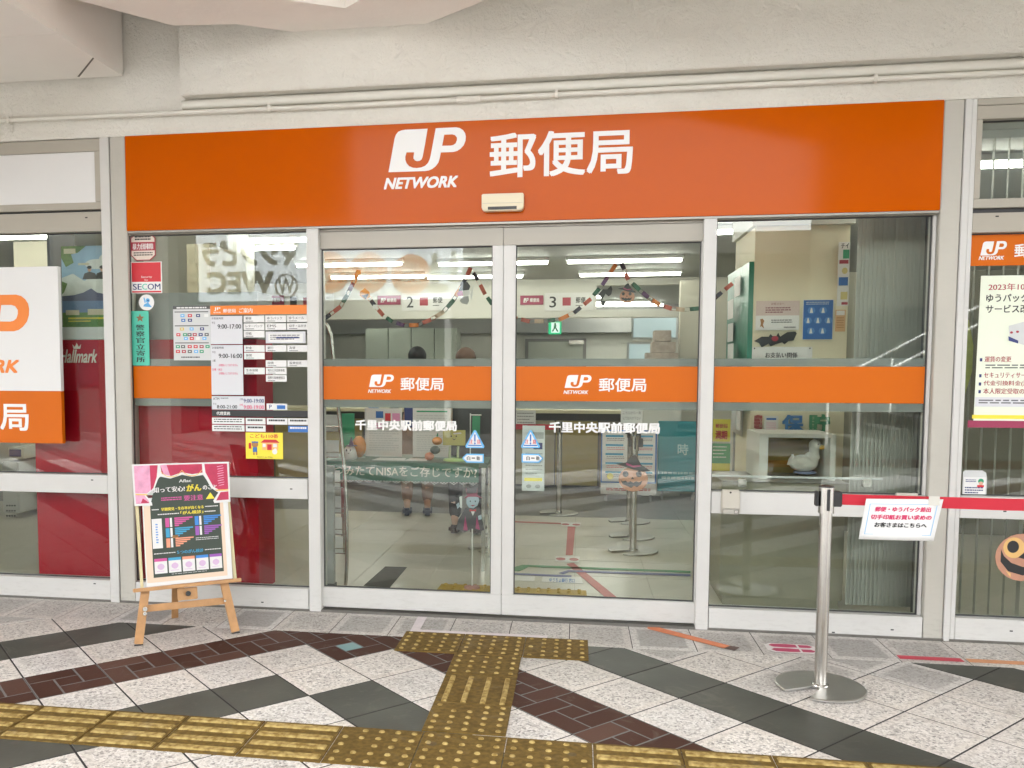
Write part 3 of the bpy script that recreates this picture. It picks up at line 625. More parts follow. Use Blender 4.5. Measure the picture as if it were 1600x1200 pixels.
# hanging board far left
hb = thing('hanging_board', 'white board with cut orange emblem and orange foot at the far left', 'sign', (-3.3, -.04, .9))
x1, z1 = at(90, 416, -.04); zo = at(90, 611, -.04)[1]; z0 = at(90, 693, -.04)[1]
MB().box(-4.0, x1, -.04, -.012, zo, z1).build('board', M('board_white', (.66, .655, .64), .4), hb, .001); MB().box(-4.0, x1, -.0405, -.012, z0, zo - .0005).build('foot_panel', ORBAND, hb, .001)
ax, az = at(45, 460, -.04); bz = at(45, 512, -.04)[1]; lw = 1.9 * (az - bz) * 1.05
mb = MB(); ez0 = bz - (az - bz) * .92
emblem(mb, ax - .0 - (az - ez0) * 1.75, ax, ez0, az, -.0412); mb.build('emblem', OT, hb)
nx1 = at(31, 572, -.04)[0]; mb = MB(); text(mb, 'NETWORK', nx1 - .62, nx1, at(30, 583, -.04)[1], at(30, 562, -.04)[1], -.0412, 0, .05, .28); mb.build('lettering', OT, hb)
kx0, kx1, kz0, kz1 = pxrect(2, 629, 45, 673, -.04); kw = kx1 - kx0
mb = MB(); text(mb, '郵便局', kx1 - kw * 3.3, kx1, kz0, kz1, -.0416, 0, .022); mb.build('lettering', LET, hb)
# octagonal, security, round, teal plate
OY = GY - .003
def sticker(name, label, cat, px, mat, y=OY, th=.001, shape=None):
    x0, x1_, z0_, z1_ = pxrect(*px, y)
    o = thing(name, label, cat, ((x0 + x1_) / 2, y, z0_))
    if shape: MB().prism([(x0 + (x1_ - x0) * a, z1_ - (z1_ - z0_) * b) for a, b in shape], y, y + th).build('sheet', mat, o)
    else: MB().box(x0, x1_, y, y + th, z0_, z1_).build('sheet', mat, o)
    return o, (x0, x1_, z0_, z1_)
octs = [(.22, 0), (.78, 0), (1, .18), (1, .82), (.78, 1), (.22, 1), (0, .82), (0, .18)]
CREAM = M('sticker_cream', (.68, .58, .5), .5); MRED = M('sticker_maroon', (.36, .03, .05), .5)
o, b = sticker('octagon_sticker', 'cream octagonal sticker with maroon border top left of the glass', 'sticker', (204, 364, 243, 407), MRED, shape=octs)
A = Art(*b, OY, [CREAM, MRED, BLK, LET]); A.p([(.5 + (u - .5) * .93, .5 + (v - .5) * .94) for u, v in octs], 0)
A.r(.03, .97, .33, .64, 1, 2); A.t('暴力団排除', .08, .92, .38, .6, 3, 3, .03); A.lines(.18, .82, .11, .29, 2, 2, 2, .6); A.lines(.12, .88, .7, .86, 2, 2, 2, .5); A.done(o)
o, b = sticker('security_sticker', 'red and white square security sticker under the octagonal one', 'sticker', (205, 409, 253, 458), LET)
A = Art(*b, OY, [RED, NAVY, LET, TEAL]); A.r(.02, .97, .02, .64, 0); A.t('Security', .33, .68, .45, .53, 2, 2, .0); A.t('by', .44, .55, .55, .62, 2, 2, 0)
A.t('SE', .05, .34, .70, .89, 1, 2, .03); A.t('C', .35, .52, .70, .89, 3, 2, .03); A.t('OM', .53, .95, .70, .89, 1, 2, .03); A.r(.02, .97, .93, .98, 0); A.done(o)
o, b = sticker('round_sticker', 'small round white sticker with a light blue figure', 'sticker', (217, 460, 241, 485), LET, shape=[(.5 + .5 * math.cos(k * .3142), .5 + .5 * math.sin(k * .3142)) for k in range(20)])
LB = M('print_lightblue', (.12, .4, .7), .5)
A = Art(*b, OY, [LB, NAVY]); A.c(.58, .38, .14, .14, 0); A.p([(.35, .62), (.6, .5), (.85, .8), (.5, .78), (.28, .75)], 0, 1); A.p([(.3, .2), (.38, .2), (.45, .5), (.38, .55)], 0, 1); A.c(.6, .38, .05, .05, 1, 2); A.done(o)
o, b = sticker('police_plate', 'tall teal plate with a gold star and black vertical characters', 'sign', (206, 486, 233, 571), TEAL)
BRZ = M('bronze_print', (.25, .12, .05), .4)
A = Art(*b, OY, [BRZ, BLK]); A.p([(.5 + (.26 if k % 2 == 0 else .11) * math.sin(k * math.pi / 5), .13 - (.085 if k % 2 == 0 else .036) * math.cos(k * math.pi / 5)) for k in range(10)], 0)
for k, ch in enumerate('警察官立寄所'): A.t(ch, .24, .76, .25 + .118 * k, .25 + .118 * k + .1, 1, 2, .07)
A.done(o)
o, b = sticker('payment_board', 'pale grey sheet of small payment logos beside the hours board', 'sign', (271, 478, 329, 563), LGREY)
pm = [DGREY, PAPER, RED, BLUE, GREEN, OT, NAVY, LB, M('print_gold', (.6, .45, .1), .5), MRED]
A = Art(*b, OY, pm); A.r(0, 1, 0, .06, 0); A.lines(.1, .9, .02, .045, 1, 1, 2, 1)
for v in (.1, .355, .67): A.r(.04, .95, v, v + .018, 0)
random.seed(3)
for v, us, cs in ((.15, (.2, .4, .62, .84), (7, 2, 6, 1)), (.235, (.22, .4), (3, 6)), (.395, (.18, .44, .72), (8, 7, 6)), (.50, (.08, .26, .38, .52, .68, .84), (2, 4, 0, 9, 6, 0)), (.57, (.28, .44, .6, .78), (7, 2, 1, 7)), (.72, (.06, .2, .38, .54, .7, .86), (4, 0, 2, 2, 9, 4)), (.81, (.06, .22, .38, .55, .7), (2, 9, 0, 7, 4))):
    for u, c in zip(us, cs): A.r(u, u + .11, v, v + .055, c); A.r(u + .03, u + .08, v + .018, v + .036, 1, 2)
A.lines(.2, .7, .93, .96, 1, 0, 1, .8); A.done(o)
# opening hours board
x0, x1_, z0_, z1_ = pxrect(330, 477, 481, 673, OY); x1_ = -1.432
hbr = thing('hours_board', 'opening hours board with orange header and rows of white labels', 'sign', ((x0 + x1_) / 2, OY, z0_))
GP = M('hours_grey', (.6, .6, .62), .5); CRT = M('print_crimson', (.6, .03, .12), .5)
A = Art(x0, x1_, z0_, z1_, OY + .001, [PAPER, GP, BLK, OT, LET, CRT, NAVY, BLUE, LB]); W = 151.; H = 196.
def R4(a, b2, c, d): return (a / W, c / W, b2 / H, d / H)
def rr(a, b2, c, d, m, lay=1): u0, u1, v0, v1 = R4(a, b2, c, d); A.r(u0, min(u1, 1), v0, v1, m, lay)
def tt(s, a, b2, c, d, m=2, lay=2, bold=.015): u0, u1, v0, v1 = R4(a, b2, c, d); A.t(s, u0, u1, v0, v1, m, lay, bold)
rr(0, 0, 151, 14, 3); tt('郵便局', 20, 5, 40, 11, 4, 2, .02); tt('ご案内', 45, 4, 66, 11.5, 4, 2, .02); tt('JP', 6, 2.5, 16, 8, 4, 2, .04); tt('NETWORK', 5, 9.5, 16.5, 11.5, 4, 2, .03)
rr(0, 16, 50, 60, 1); rr(0, 61.5, 50, 140, 1); rr(0, 142, 83, 163, 1); rr(0, 164, 151, 174, 2)
tt('お取扱時間', 2, 18, 20, 21.5); tt('平日', 2, 25, 7, 28.5); tt('9:00-17:00', 11, 29, 48, 36, 2, 2, .04); tt('お取扱時間', 2, 64, 20, 67.5); tt('平日', 2, 71, 7, 74.5); tt('9:00-16:00', 12, 75, 49, 82, 2, 2, .04)
tt('土曜', 2, 84, 7, 88, 2); tt('お取扱いしておりません', 12, 91, 42, 95, 5, 2, .02); tt('日曜・休日', 2, 98, 17, 102, 5); tt('お取扱いしておりません', 12, 104, 42, 108, 5, 2, .02)
tt('ATM', 2, 144, 12, 148, 2, 2, .02); tt('取扱時間', 14, 144, 26, 146.5, 2); tt('平日', 2, 153, 7, 156, 2); tt('8:00-21:00', 8, 156, 40, 161.5, 2, 2, .04); tt('土曜', 44, 145, 49, 148, 6); tt('9:00-19:00', 50, 146, 82, 152, 6, 2, .04); tt('日曜', 44, 154, 49, 157, 5); tt('9:00-19:00', 50, 156, 82, 162, 5, 2, .04)
tt('代理業務', 7, 166.5, 29, 172, 4, 2, .03)
rows = [(16, ['郵便', 'ゆうパック', 'ゆうメール']), (28, ['レターパック', 'EMS', '切手・はがき']), (39.5, ['印紙', None, None]), (62, ['貯金', '銀行', '為替']), (73.5, ['振替', None, None]),
        (85.5, [None, '国債', '投資信託']), (97, ['生命保険', '地方公共団体事務', None]), (108.5, [None, '国際引取郵便窓口', None])]
for v, r in rows:
    for k, s in enumerate(r):
        if s is None: continue
        a = 52 + 33.5 * k; rr(a, v, a + 32, v + 10.3, 0); tt(s, a + 3, v + 2, a + 3 + min(4.6 * len(s), 26), v + 6.2); A.lines((a + 3) / W, (a + 16) / W, (v + 8) / H, (v + 9) / H, 1, 2, 2, .9)
rr(86, 153, 118, 163, 0); tt('P', 90, 155, 94, 161, 6, 2, .04); rr(102, 155.5, 115, 161.5, 7, 2)
for v in (176, 187.5):
    for a, c in ((0, 51), (53, 84), (86, 118), (119, 151)):
        if v > 180 and a in (86,): continue
        bl = v > 180 and a == 119
        rr(a, v, c, v + 10, 7 if bl else 0); A.lines((a + 3) / W, (c - 4) / W, (v + 2) / H, (v + 9) / H, 1 if bl or a > 52 else 2, 4 if bl else 2, 2, .4)
rr(86, 41, 147, 59, 1); rr(90, 44, 143, 57, 0, 2); A.lines(93 / W, 138 / W, 46 / H, 55 / H, 3, 2, 3, .4); rr(102, 49.5, 138, 51.5, 6, 4)
A.done(hbr, 'printed_panels')
# children's safety poster
o, b = sticker('kids_poster', 'small yellow poster with red title and a cartoon house and puppy', 'poster', (384, 676, 442, 717), YEL)
BRN = M('print_brown', (.35, .17, .06), .5)
A = Art(*b, OY, [RED, OT, BRN, BLUE, PAPER, BLK, M('print_paleorange', (.8, .45, .15), .5)])
A.t('こども110番', .12, .88, .05, .21, 0, 2, .03); A.p([(.4, .38), (.5, .26), (.82, .26), (.92, .38)], 0); A.r(.44, .88, .38, .66, 6); A.r(.58, .7, .44, .66, 0, 2); A.r(.46, .54, .42, .55, 4, 2); A.r(.74, .84, .42, .55, 4, 2)
A.c(.25, .45, .09, .12, 2); A.r(.19, .31, .56, .74, 3); A.r(.16, .34, .34, .39, 3, 2); A.r(.2, .24, .74, .86, 2); A.r(.27, .31, .74, .86, 2); A.r(.08, .15, .4, .62, 0); A.c(.78, .72, .07, .1, 4); A.c(.8, .64, .04, .05, 4, 2)
A.t('かけこんでね', .3, .72, .9, .97, 5, 2, .02); A.done(o)
# warning and automatic-door stickers on both doors
for (tx, ax0, left, lab1, lab2) in ((742, 722, True, 'blue edged triangular caution sticker on the left door', 'blue arrow sticker pointing left for the automatic door'), (829, 815, False, 'blue edged triangular caution sticker on the right door', 'blue arrow sticker pointing right for the automatic door')):
    yb = gd - .0012
    o, b = sticker('caution_sticker', lab1, 'sticker', (tx - 15, 672, tx + 15, 700), LB, yb, .0008, [(.5, 0), (.56, .03), (1, .9), (.96, 1), (.04, 1), (0, .9), (.44, .03)])
    A = Art(*b, yb, [PAPER, BLUE, RED]); A.p([(.5, .1), (.9, .93), (.1, .93)], 0); A.t('注', .2, .4, .52, .76, 2, 2, .04); A.t('意', .6, .8, .52, .76, 2, 2, .04); A.r(.46, .54, .24, .64, 1, 2); A.c(.5, .74, .05, .06, 1, 2); A.r(.15, .85, .82, .89, 1, 2); A.done(o)
    sh = [(0, .5), (.2, 0), (1, 0), (1, 1), (.2, 1)]; sh = sh if left else [(1 - u, v) for u, v in sh]
    o, b = sticker('arrow_sticker', lab2, 'sticker', (ax0, 709, ax0 + 34, 723), LB, yb, .0008, sh)
    A = Art(*b, yb, [PAPER, BLK]); A.p([(.5 + (u - .5) * .88, .5 + (v - .5) * .7) for u, v in sh], 0); A.t('自', .22, .38, .28, .72, 1, 2, .04); A.t('動', .66, .82, .28, .72, 1, 2, .04); A.r(.44, .6, .42, .54, 1, 2); A.done(o)
# orange strip and rate poster far right
x0, _z = at(1518, 400, OY); xr = 2.62
st_ = thing('window_strip_sign', 'orange strip sign on the glass right of the pillar with white emblem', 'sign', (x0, OY, 1.8))
z1s = 1.955; z0s = at(1560, 415, OY)[1]
MB().box(1.829, xr, OY, OY + .001, z0s, z1s).build('sheet', ORBAND, st_)
ex0, ex1, ez0_, ez1_ = pxrect(1532, 377, 1573, 399, OY); mb = MB(); emblem(mb, ex0, ex1, ez0_, ez1_, OY - .0008); mb.build('emblem', LET, st_)
nx0, nxx, nz0, nz1 = pxrect(1529, 400, 1569, 406, OY); kx0, kx1, kz0, kz1 = pxrect(1585, 381, 1608, 402, OY)
mb = MB(); text(mb, 'NETWORK', nx0, nxx, nz0, nz1, OY - .0008, 0, .05, .28); text(mb, '郵便局', kx0, kx0 + (kx1 - kx0) * 3.2, kz0, kz1, OY - .0008, 0, .02); mb.build('lettering', LET, st_)
PGRN = M('poster_palegreen', (.72, .76, .62), .5); px0, pz1 = at(1534, 431, OY); pz0 = at(1522, 660, OY)[1]; pxl = at(1521, 655, OY)[0]
ps = thing('rate_poster', 'pale green poster announcing 2023 parcel service changes', 'poster', (px0 + .28, OY, pz0)); pxr = px0 + .56
MB().prism([(pxl, pz0 - .012), (pxr, pz0 - .02), (pxr, pz1), (px0 - .003, pz1)], OY, OY + .001).build('sheet', PGRN, ps)
A = Art(px0, pxr, pz0, pz1, OY, [MRED, BLK, DGREY, GP, YEL, MAROON, PAPER, NAVY, LET, LGREY])
up = lambda u: (u - 1534) / (1534 + 215 - 1534) * 1.0
def T(s, u, v, du, dv, m, bold=.02):
    A.t(s, up(u), up(u + du), (v - 431) / 229, (v + dv - 431) / 229, m, 2, bold)
T('2023年10月1日から', 1546, 443, 128, 11, 0); T('ゆうパック等の', 1543, 459, 100, 13, 1); T('サービス改定', 1543, 476, 86, 13, 1)
for v, s, du in ((556, '運賃の変更', 45), (581, 'セキュリティサービス', 88), (594, '代金引換料金(送金)', 90), (606, '本人限定受取の変更', 90)):
    A.r(up(1537), up(1541), (v + 3 - 431) / 229, (v + 8 - 431) / 229, 7, 2); T(s, 1545, v, du, 9, 0)
A.lines(up(1547), up(1700), (569 - 431) / 229, (577 - 431) / 229, 2, 2); A.r(up(1532), up(1740), (620 - 431) / 229, (635 - 431) / 229, 3); A.lines(up(1538), up(1720), (624 - 431) / 229, (632 - 431) / 229, 2, 2, 2)
A.r(up(1528), up(1740), (648 - 431) / 229, (654 - 431) / 229, 4); A.r(up(1521), 1, (657 - 431) / 229, (668 - 431) / 229, 5)
A.p([(up(1583), .34), (up(1610), .31), (up(1610), .47), (up(1586), .44)], 9); A.p([(up(1610), .31), (up(1640), .33), (up(1640), .46), (up(1610), .47)], 6); A.p([(up(1583), .41), (up(1600), .44), (up(1600), .46), (up(1584), .44)], 7, 2)
A.c(up(1588), .385, .012, .008, 0, 2); A.c(up(1598), .38, .012, .008, 0, 2); A.done(ps)
o, b = sticker('small_notice', 'small rounded white notice low on the glass right of the pillar', 'sticker', (1504, 735, 1542, 777), LGREY, shape=[(0, .06), (.1, 0), (.8, 0), (.95, .08), (1, .3), (1, 1), (0, 1)])
A = Art(*b, OY, [PAPER, RED, GREEN, NAVY, SKIN]); A.r(.04, .95, .25, .98, 0); A.c(.75, .4, .12, .1, 2, 2); A.c(.75, .48, .09, .07, 4, 3); A.r(.6, .88, .54, .62, 1, 3); A.lines(.12, .55, .34, .46, 2, 3, 2, .5); A.lines(.1, .85, .62, .9, 3, 3, 2, .45); A.done(o)
PUMP = M('paper_pumpkin', (.5, .25, .16), .6, var=.15, vs_=12); PUMY = M('paper_pale_orange', (.72, .45, .16), .6, var=.1, vs_=12)
o, b = sticker('pumpkin_cutout', 'large round paper pumpkin face with a wide black grin far right', 'decoration', (1555, 834, 1640, 908), PUMP, shape=[(.5 + .5 * math.cos(k * .2618), .5 + .5 * math.sin(k * .2618)) for k in range(24)])
A = Art(*b, OY, [BLK, PUMY]); A.c(.34, .3, .2, .22, 1); A.c(.7, .3, .18, .22, 1); A.c(.32, .28, .11, .13, 0, 2); A.c(.72, .28, .1, .12, 0, 2); A.p([(.42, .5), (.55, .38), (.6, .55)], 0, 2)
A.p([(.1, .34), (.16, .48), (.3, .62), (.52, .7), (.75, .64), (.9, .5), (.92, .6), (.8, .8), (.52, .88), (.25, .8), (.1, .6)], 0, 2); A.p([(.2, .78), (.3, .85), (.3, .93)], 1, 1); A.done(o)

# ================================================================== BELT POSTS
def belt_post(x, y, z, label, grp=None, first=[None]):
    if first[0] is None:
        r = thing('belt_post', label, 'belt post', (0, 0, 0), grp, local=True)
        n = 48; R_ = .176; pts = []
        a0, a1 = math.radians(207), math.radians(243)        # open notch that lets the bases nest
        for k in range(n + 1):
            a = a1 + (2 * math.pi - (a1 - a0)) * k / n; pts.append((R_ * math.cos(a), R_ * math.sin(a)))
        pts += [(-.055, -.03), (-.036, -.012), (-.022, -.022), (-.014, -.05)]
        MB().slab(pts, .004, .013, 0, .003).build('base_plate', DSTEEL, r)
        MB().cyl((0, 0, .01), (0, 0, .735), .0245, n=28).build('pole', STEEL, r, smooth=True)
        MB().lathe((0, 0, .013), [(.034, 0), (.033, .004), (.025, .007)], 28).build('collar', STEEL, r, smooth=True)
        h = MB().cyl((0, 0, .732), (0, 0, .838), .0305, n=28).build('head', STEEL, r, smooth=True)
        MB().lathe((0, 0, .838), [(.0305, 0), (.0295, .005), (.018, .007)], 28).build('cap', BLK, h, smooth=True)
        mb = MB()
        for s in (-1, 1): MB().box(s * .031 - .012, s * .031 + .014 * s + .012, -.018, .018, .76, .822).build('belt_clip', BLK, h, .003)
        MB().box(-.006, .006, -.0325, -.02, .745, .832).build('slot', BLK, h)
        first[0] = r
    else:
        r = first[0].copy(); COL.objects.link(r); tag(r, label, None, grp)
        for ch in list(first[0].children):
            c = ch.copy(); COL.objects.link(c); c.parent = r
            for g in ch.children:
                d = g.copy(); COL.objects.link(d); d.parent = c
    r.location = (x, y, z); return r
bp0 = belt_post(1.01, -.76, 0, 'steel belt post with notched round base standing outside on the pavement', 'steel belt posts')
BELT = M('belt_red', (.5, .012, .03), .55, var=.06, bump=.0004, bs=400)
MB().add([(1.045, -.761, .811), (1.045, -.759, .767), (1.7, -.742, .757), (1.7, -.744, .805), (3.2, -.70, .812), (3.2, -.70, .764)], [(0, 1, 2, 3), (3, 2, 5, 4)]).build('belt', BELT, None, org=Vector((1.045, -.76, .8))); bb = bpy.data.objects['belt']
sol = bb.modifiers.new('s', 'SOLIDIFY'); sol.thickness = .0015; tag(bb, 'red retractable belt stretched right from the outdoor post', 'belt')
ny = -.775
Q = [at(1353, 779, ny), at(1473.5, 780, ny), at(1458, 845, ny), at(1341, 842, ny)]
bn = thing('belt_notice', 'white paper notice with red and black writing hung on the red belt', 'notice', (1.35, ny, .62))
mb = MB(); N = 8; vsq = []
for a in range(N + 1):
    for b2 in range(N + 1):
        u_, v_ = a / N, b2 / N
        x = (1 - u_) * ((1 - v_) * Q[0][0] + v_ * Q[3][0]) + u_ * ((1 - v_) * Q[1][0] + v_ * Q[2][0]); z = (1 - u_) * ((1 - v_) * Q[0][1] + v_ * Q[3][1]) + u_ * ((1 - v_) * Q[1][1] + v_ * Q[2][1])
        vsq.append((x, ny - .004 - .006 * math.sin(u_ * 3) * v_, z))
mb.add(vsq, [(a * (N + 1) + b2, a * (N + 1) + b2 + 1, (a + 1) * (N + 1) + b2 + 1, (a + 1) * (N + 1) + b2) for a in range(N) for b2 in range(N)])
o = mb.build('sheet', PAPER, bn, smooth=True); s_ = o.modifiers.new('s', 'SOLIDIFY'); s_.thickness = .0006
def warpq(x, y, z):      # unit square -> the notice's sheet
    u_, v_ = x, z
    X_ = (1 - u_) * ((1 - v_) * Q[0][0] + v_ * Q[3][0]) + u_ * ((1 - v_) * Q[1][0] + v_ * Q[2][0]); Z_ = (1 - u_) * ((1 - v_) * Q[0][1] + v_ * Q[3][1]) + u_ * ((1 - v_) * Q[1][1] + v_ * Q[2][1])
    return X_, ny - .0052 - .006 * math.sin(u_ * 3) * v_ + y, Z_
A = Art(0, 1, 0, 1, 0, [CRT, BLK, LB])
A.t('郵便・ゆうパック差出', .14, .87, .19, .31, 0, 2, .03); A.t('切手印紙お買い求めの', .1, .9, .38, .5, 0, 2, .03); A.t('お客さまはこちらへ', .17, .86, .57, .69, 1, 2, .03)
for r in ((.06, .94, .12, .13), (.06, .94, .86, .87), (.06, .068, .12, .87), (.932, .94, .12, .87)): A.r(*r, 2)
A.mb.build('print', A.mats, bn, fn=lambda x, y, z: warpq(x, y, 1 - z))
for cxp in (1446, 1462):
    pass
mb = MB(); mb.box(Q[1][0] - .055, Q[1][0] - .015, ny - .008, ny - .0065, Q[1][1] - .025, Q[1][1] + .012); mb.build('clear_tape', M('tape_clear', (.6, .58, .52), .3), bn)

# ================================================================== EASEL
TH = math.radians(13)
def pl(x, y, z): return (x, y * math.cos(TH) + z * math.sin(TH), z * math.cos(TH) - y * math.sin(TH))
es = thing('easel', 'small folding wooden easel standing on the tiles by the entrance', 'easel', (0, 0, 0), local=True)
def bar4(a, b, wd, y0, y1):
    (xa, za), (xb, zb) = a, b; d = Vector((xb - xa, zb - za)).normalized(); n = Vector((-d.y, d.x)) * wd / 2
    return MB().prism([(xa - n.x, za - n.y), (xb - n.x, zb - n.y), (xb + n.x, zb + n.y), (xa + n.x, za + n.y)], y0, y1)
bar4((-.229, .008), (-.185, .262), .04, 0, .02).build('leg', WOOD, es, .002, fn=pl)
bar4((.233, .008), (.190, .262), .04, 0, .02).build('leg', WOOD, es, .002, fn=pl)
PALE = M('easel_pale_rail', (.62, .55, .32), .5, var=.08, vs_=15)
bar4((-.2, .262), (-.207, .75), .014, .004, .018).build('mast', PALE, es, .001, fn=pl); bar4((.247, .262), (.236, .75), .016, .004, .018).build('mast', PALE, es, .001, fn=pl)
MB().box(-.243, .27, -.034, .022, .252, .270).build('ledge', WOOD, es, .002, fn=pl)
bar4((-.2, .17), (.205, .165), .034, .021, .034).build('crossbar', WOOD, es, .002, fn=pl)
kb = MB().box(-.04, .056, -.012, .0, .19, .25).build('clamp_block', WOOD, es, .003, fn=pl)
MB().cyl((.009, -.012, .221), (.009, -.035, .221), .013, n=7).build('knob', BLK, kb, .002, fn=pl)
mb = MB(); mb.add([(-.05, .09, .5), (-.022, .09, .5), (-.022, .105, .5), (-.05, .105, .5), (-.016, .405, .0), (.018, .405, 0), (.018, .423, 0), (-.016, .423, 0)], [(0, 1, 2, 3), (7, 6, 5, 4), (0, 4, 5, 1), (1, 5, 6, 2), (2, 6, 7, 3), (3, 7, 4, 0)])
mb.build('back_leg', WOOD, es, .002)
MB().box(-.06, .0, .022, .05, .25, .8).build('spine', WOOD, es, .002, fn=pl)
for x_, z_ in ((-.229, 0), (.233, 0)): MB().box(x_ - .02, x_ + .02, -.001, .022, z_ - .004, z_ + .006).build('rubber_foot', BLK, es, fn=pl)
mb = MB(); mb.cyl((-.193, -.001, .168), (-.193, -.006, .168), .011, n=14); mb.cyl((-.195, -.001, .147), (-.195, -.007, .147), .009, n=12); mb.build('hinge', STEEL, es, fn=pl)
mb = MB(); mb.cyl((.188, -.001, .165), (.188, -.004, .165), .006, n=10); mb.build('screw', STEEL, es, fn=pl)
pb = thing('easel_poster', 'health check poster with crimson curtain top and dark green panel on easel', 'poster', (0, 0, 0), local=True)
MB().box(-.182, .232, -.012, -.004, .2715, .70).build('board', PAPER, pb, .001, fn=pl)
CUR = M('curtain_crimson', (.5, .03, .09), .35, var=.25, vs_=22); CURP = M('curtain_sheen', (.75, .35, .5), .3, var=.25, vs_=30); PGD = M('panel_green', (.035, .05, .035), .35)
# topper: white outlined curtain cut-out
tp_out = [(-.223, .868), (.247, .861), (.243, .656), (.162, .655), (.158, .668), (.178, .697), (.186, .706), (.150, .733), (.13, .775), (.115, .8), (.06, .794), (.012, .806), (-.045, .79), (-.095, .803), (-.106, .785), (-.125, .74), (-.165, .715), (-.155, .7), (-.138, .675), (-.137, .662), (-.22, .665)]
MB().prism(tp_out, -.019, -.0165).build('curtain_topper', PAPER, pb, fn=pl)
B = MB()
def pp(pts, y, m):
    if sum(pts[i - 1][0] * pts[i][1] - pts[i][0] * pts[i - 1][1] for i in range(len(pts))) < 0: pts = pts[::-1]
    B.add([(x, y, z) for x, z in pts], [tuple(range(len(pts)))], m)
pp([(-.214, .86), (-.102, .859), (-.11, .8), (-.128, .748), (-.16, .722), (-.214, .726)], -.0195, 1); pp([(-.14, .86), (-.102, .859), (-.11, .8), (-.128, .748), (-.14, .735)], -.01955, 0)
pp([(-.214, .718), (-.172, .714), (-.152, .685), (-.15, .674), (-.212, .674)], -.0195, 1); pp([(-.18, .7), (-.15, .675), (-.19, .676)], -.0196, 0)
pp([(-.09, .859), (.112, .856), (.113, .812), (.062, .806), (.012, .818), (-.04, .802), (-.085, .815)], -.0195, 0); pp([(-.09, .859), (-.06, .859), (-.045, .803), (-.075, .812)], -.01955, 1)
pp([(.124, .855), (.238, .852), (.236, .722), (.192, .718), (.162, .738), (.142, .78), (.127, .812)], -.0195, 0); pp([(.196, .708), (.236, .71), (.235, .668), (.172, .667)], -.0195, 0)
for k in range(9): pp([(.185 + .004 * (k % 3), .84 - .012 * k), (.215 + .005 * (k % 2), .844 - .012 * k), (.217, .841 - .012 * k), (.186, .836 - .012 * k)], -.0197, 1)
pp([(.17, .722), (.236, .72), (.236, .714), (.175, .715)], -.0197, 2); pp([(-.213, .724), (-.158, .719), (-.158, .713), (-.213, .718)], -.0197, 2)
for (xa, xb) in ((-.09, .012), (.012, .112)):                                  # gold scallops
    for k in range(8):
        f = lambda t: (xa + (xb - xa) * t, .808 - .012 * math.sin(math.pi * t) + (.018 * (abs(2 * t - 1) ** 3)))
        p_, q_ = f(k / 8), f((k + 1) / 8); pp([(p_[0], p_[1]), (q_[0], q_[1]), (q_[0], q_[1] + .004), (p_[0], p_[1] + .004)], -.0198, 2)
B.build('curtain_print', [CUR, CURP, M('print_goldline', (.75, .5, .12), .5)], pb, fn=pl)
FW = M('print_wood', (.72, .56, .42), .5); PK = M('print_magenta', (.55, .08, .28), .5); CYN = M('print_cyan', (.04, .3, .5), .5); PUR = M('print_purple', (.3, .09, .4), .5); SAL = M('print_salmon', (.75, .3, .18), .5); BL2 = M('print_azure', (.04, .22, .6), .5)
LIL = M('print_lilac', (.6, .42, .6), .5)
A = Art(-.147, .19, .312, .81, -.0122, [FW, PGD, PAPER, YEL, PK, CYN, PUR, SAL, BL2, LIL, BLK])
A.r(-.09, 1.05, .3, 1.045, 0); A.p([(-.0, .3), (.06, .16), (.13, .03), (.22, .0), (.8, -.0), (.9, .06), (.98, .17), (1, .3), (1, 1), (0, 1)], 1, 2)
A.t('Aflac', .42, .6, .055, .085, 2, 20, .04); A.t('知って安心!', .05, .5, .12, .175, 2, 20, .05); A.t('がん', .52, .74, .108, .178, 3, 20, .07); A.t('のこと', .76, .97, .125, .17, 2, 20, .05)
A.lines(.16, .45, .225, .265, 2, 4, 3, .5); A.t('要注意', .48, .76, .215, .27, 4, 3, .04); A.p([(.87, .2), (.93, .265), (.8, .265)], 3, 3)
A.lines(.02, .13, .335, .35, 1, 2, 3, .6); A.t('早期発見・生存率が高くなる', .15, .76, .325, .357, 3, 4, .05); A.lines(.78, .97, .335, .35, 1, 2, 3, .6); A.lines(.1, .4, .385, .4, 1, 2, 3, .6); A.t('「がん検診」', .42, .75, .37, .405, 3, 4, .06); A.lines(.77, .93, .385, .4, 1, 2, 3, .6)
A.r(.01, .15, .43, .72, 2, 3); A.lines(.06, .1, .48, .68, 8, 8, 4, .5)
for (u, v, c) in ((.2, .43, 4), (.2, .53, 5), (.2, .63, 7), (.62, .43, 8), (.62, .53, 6)):
    A.r(u, u + .055, v, v + .09, c, 3); A.r(u + .065, u + .095, v, v + .09, 2, 3)
    for k in range(5): A.r(u + .13, u + .13 + .26 * (1 - .19 * k), v + .018 * k, v + .018 * k + .013, c, 3)
A.lines(.62, .95, .645, .68, 2, 2, 3, .3); A.lines(.02, .32, .767, .78, 1, 2, 3, .6); A.lines(.74, .98, .767, .78, 1, 2, 3, .6); A.t('５つのがん検診', .34, .72, .755, .79, 5, 4, .04)
for k, c in enumerate((4, 5, 7, 8, 6)):
    u = .02 + .196 * k; A.r(u, u + .175, .82, .965, 2, 3); A.r(u, u + .175, .82, .848, c, 4); A.c(u + .087, .9, .05, .028, 9, 4); A.r(u + .07, u + .105, .87, .93, 9, 4); A.lines(u + .03, u + .14, .94, .955, 1, 9, 5, .5)
A.lines(.25, .75, .978, .985, 1, 2, 3, .5)
A.done(pb, 'print', fn=pl)
for o in (es, pb): o.location = (-1.857, -.578, .0); o.rotation_euler = (0, 0, math.radians(34.6))

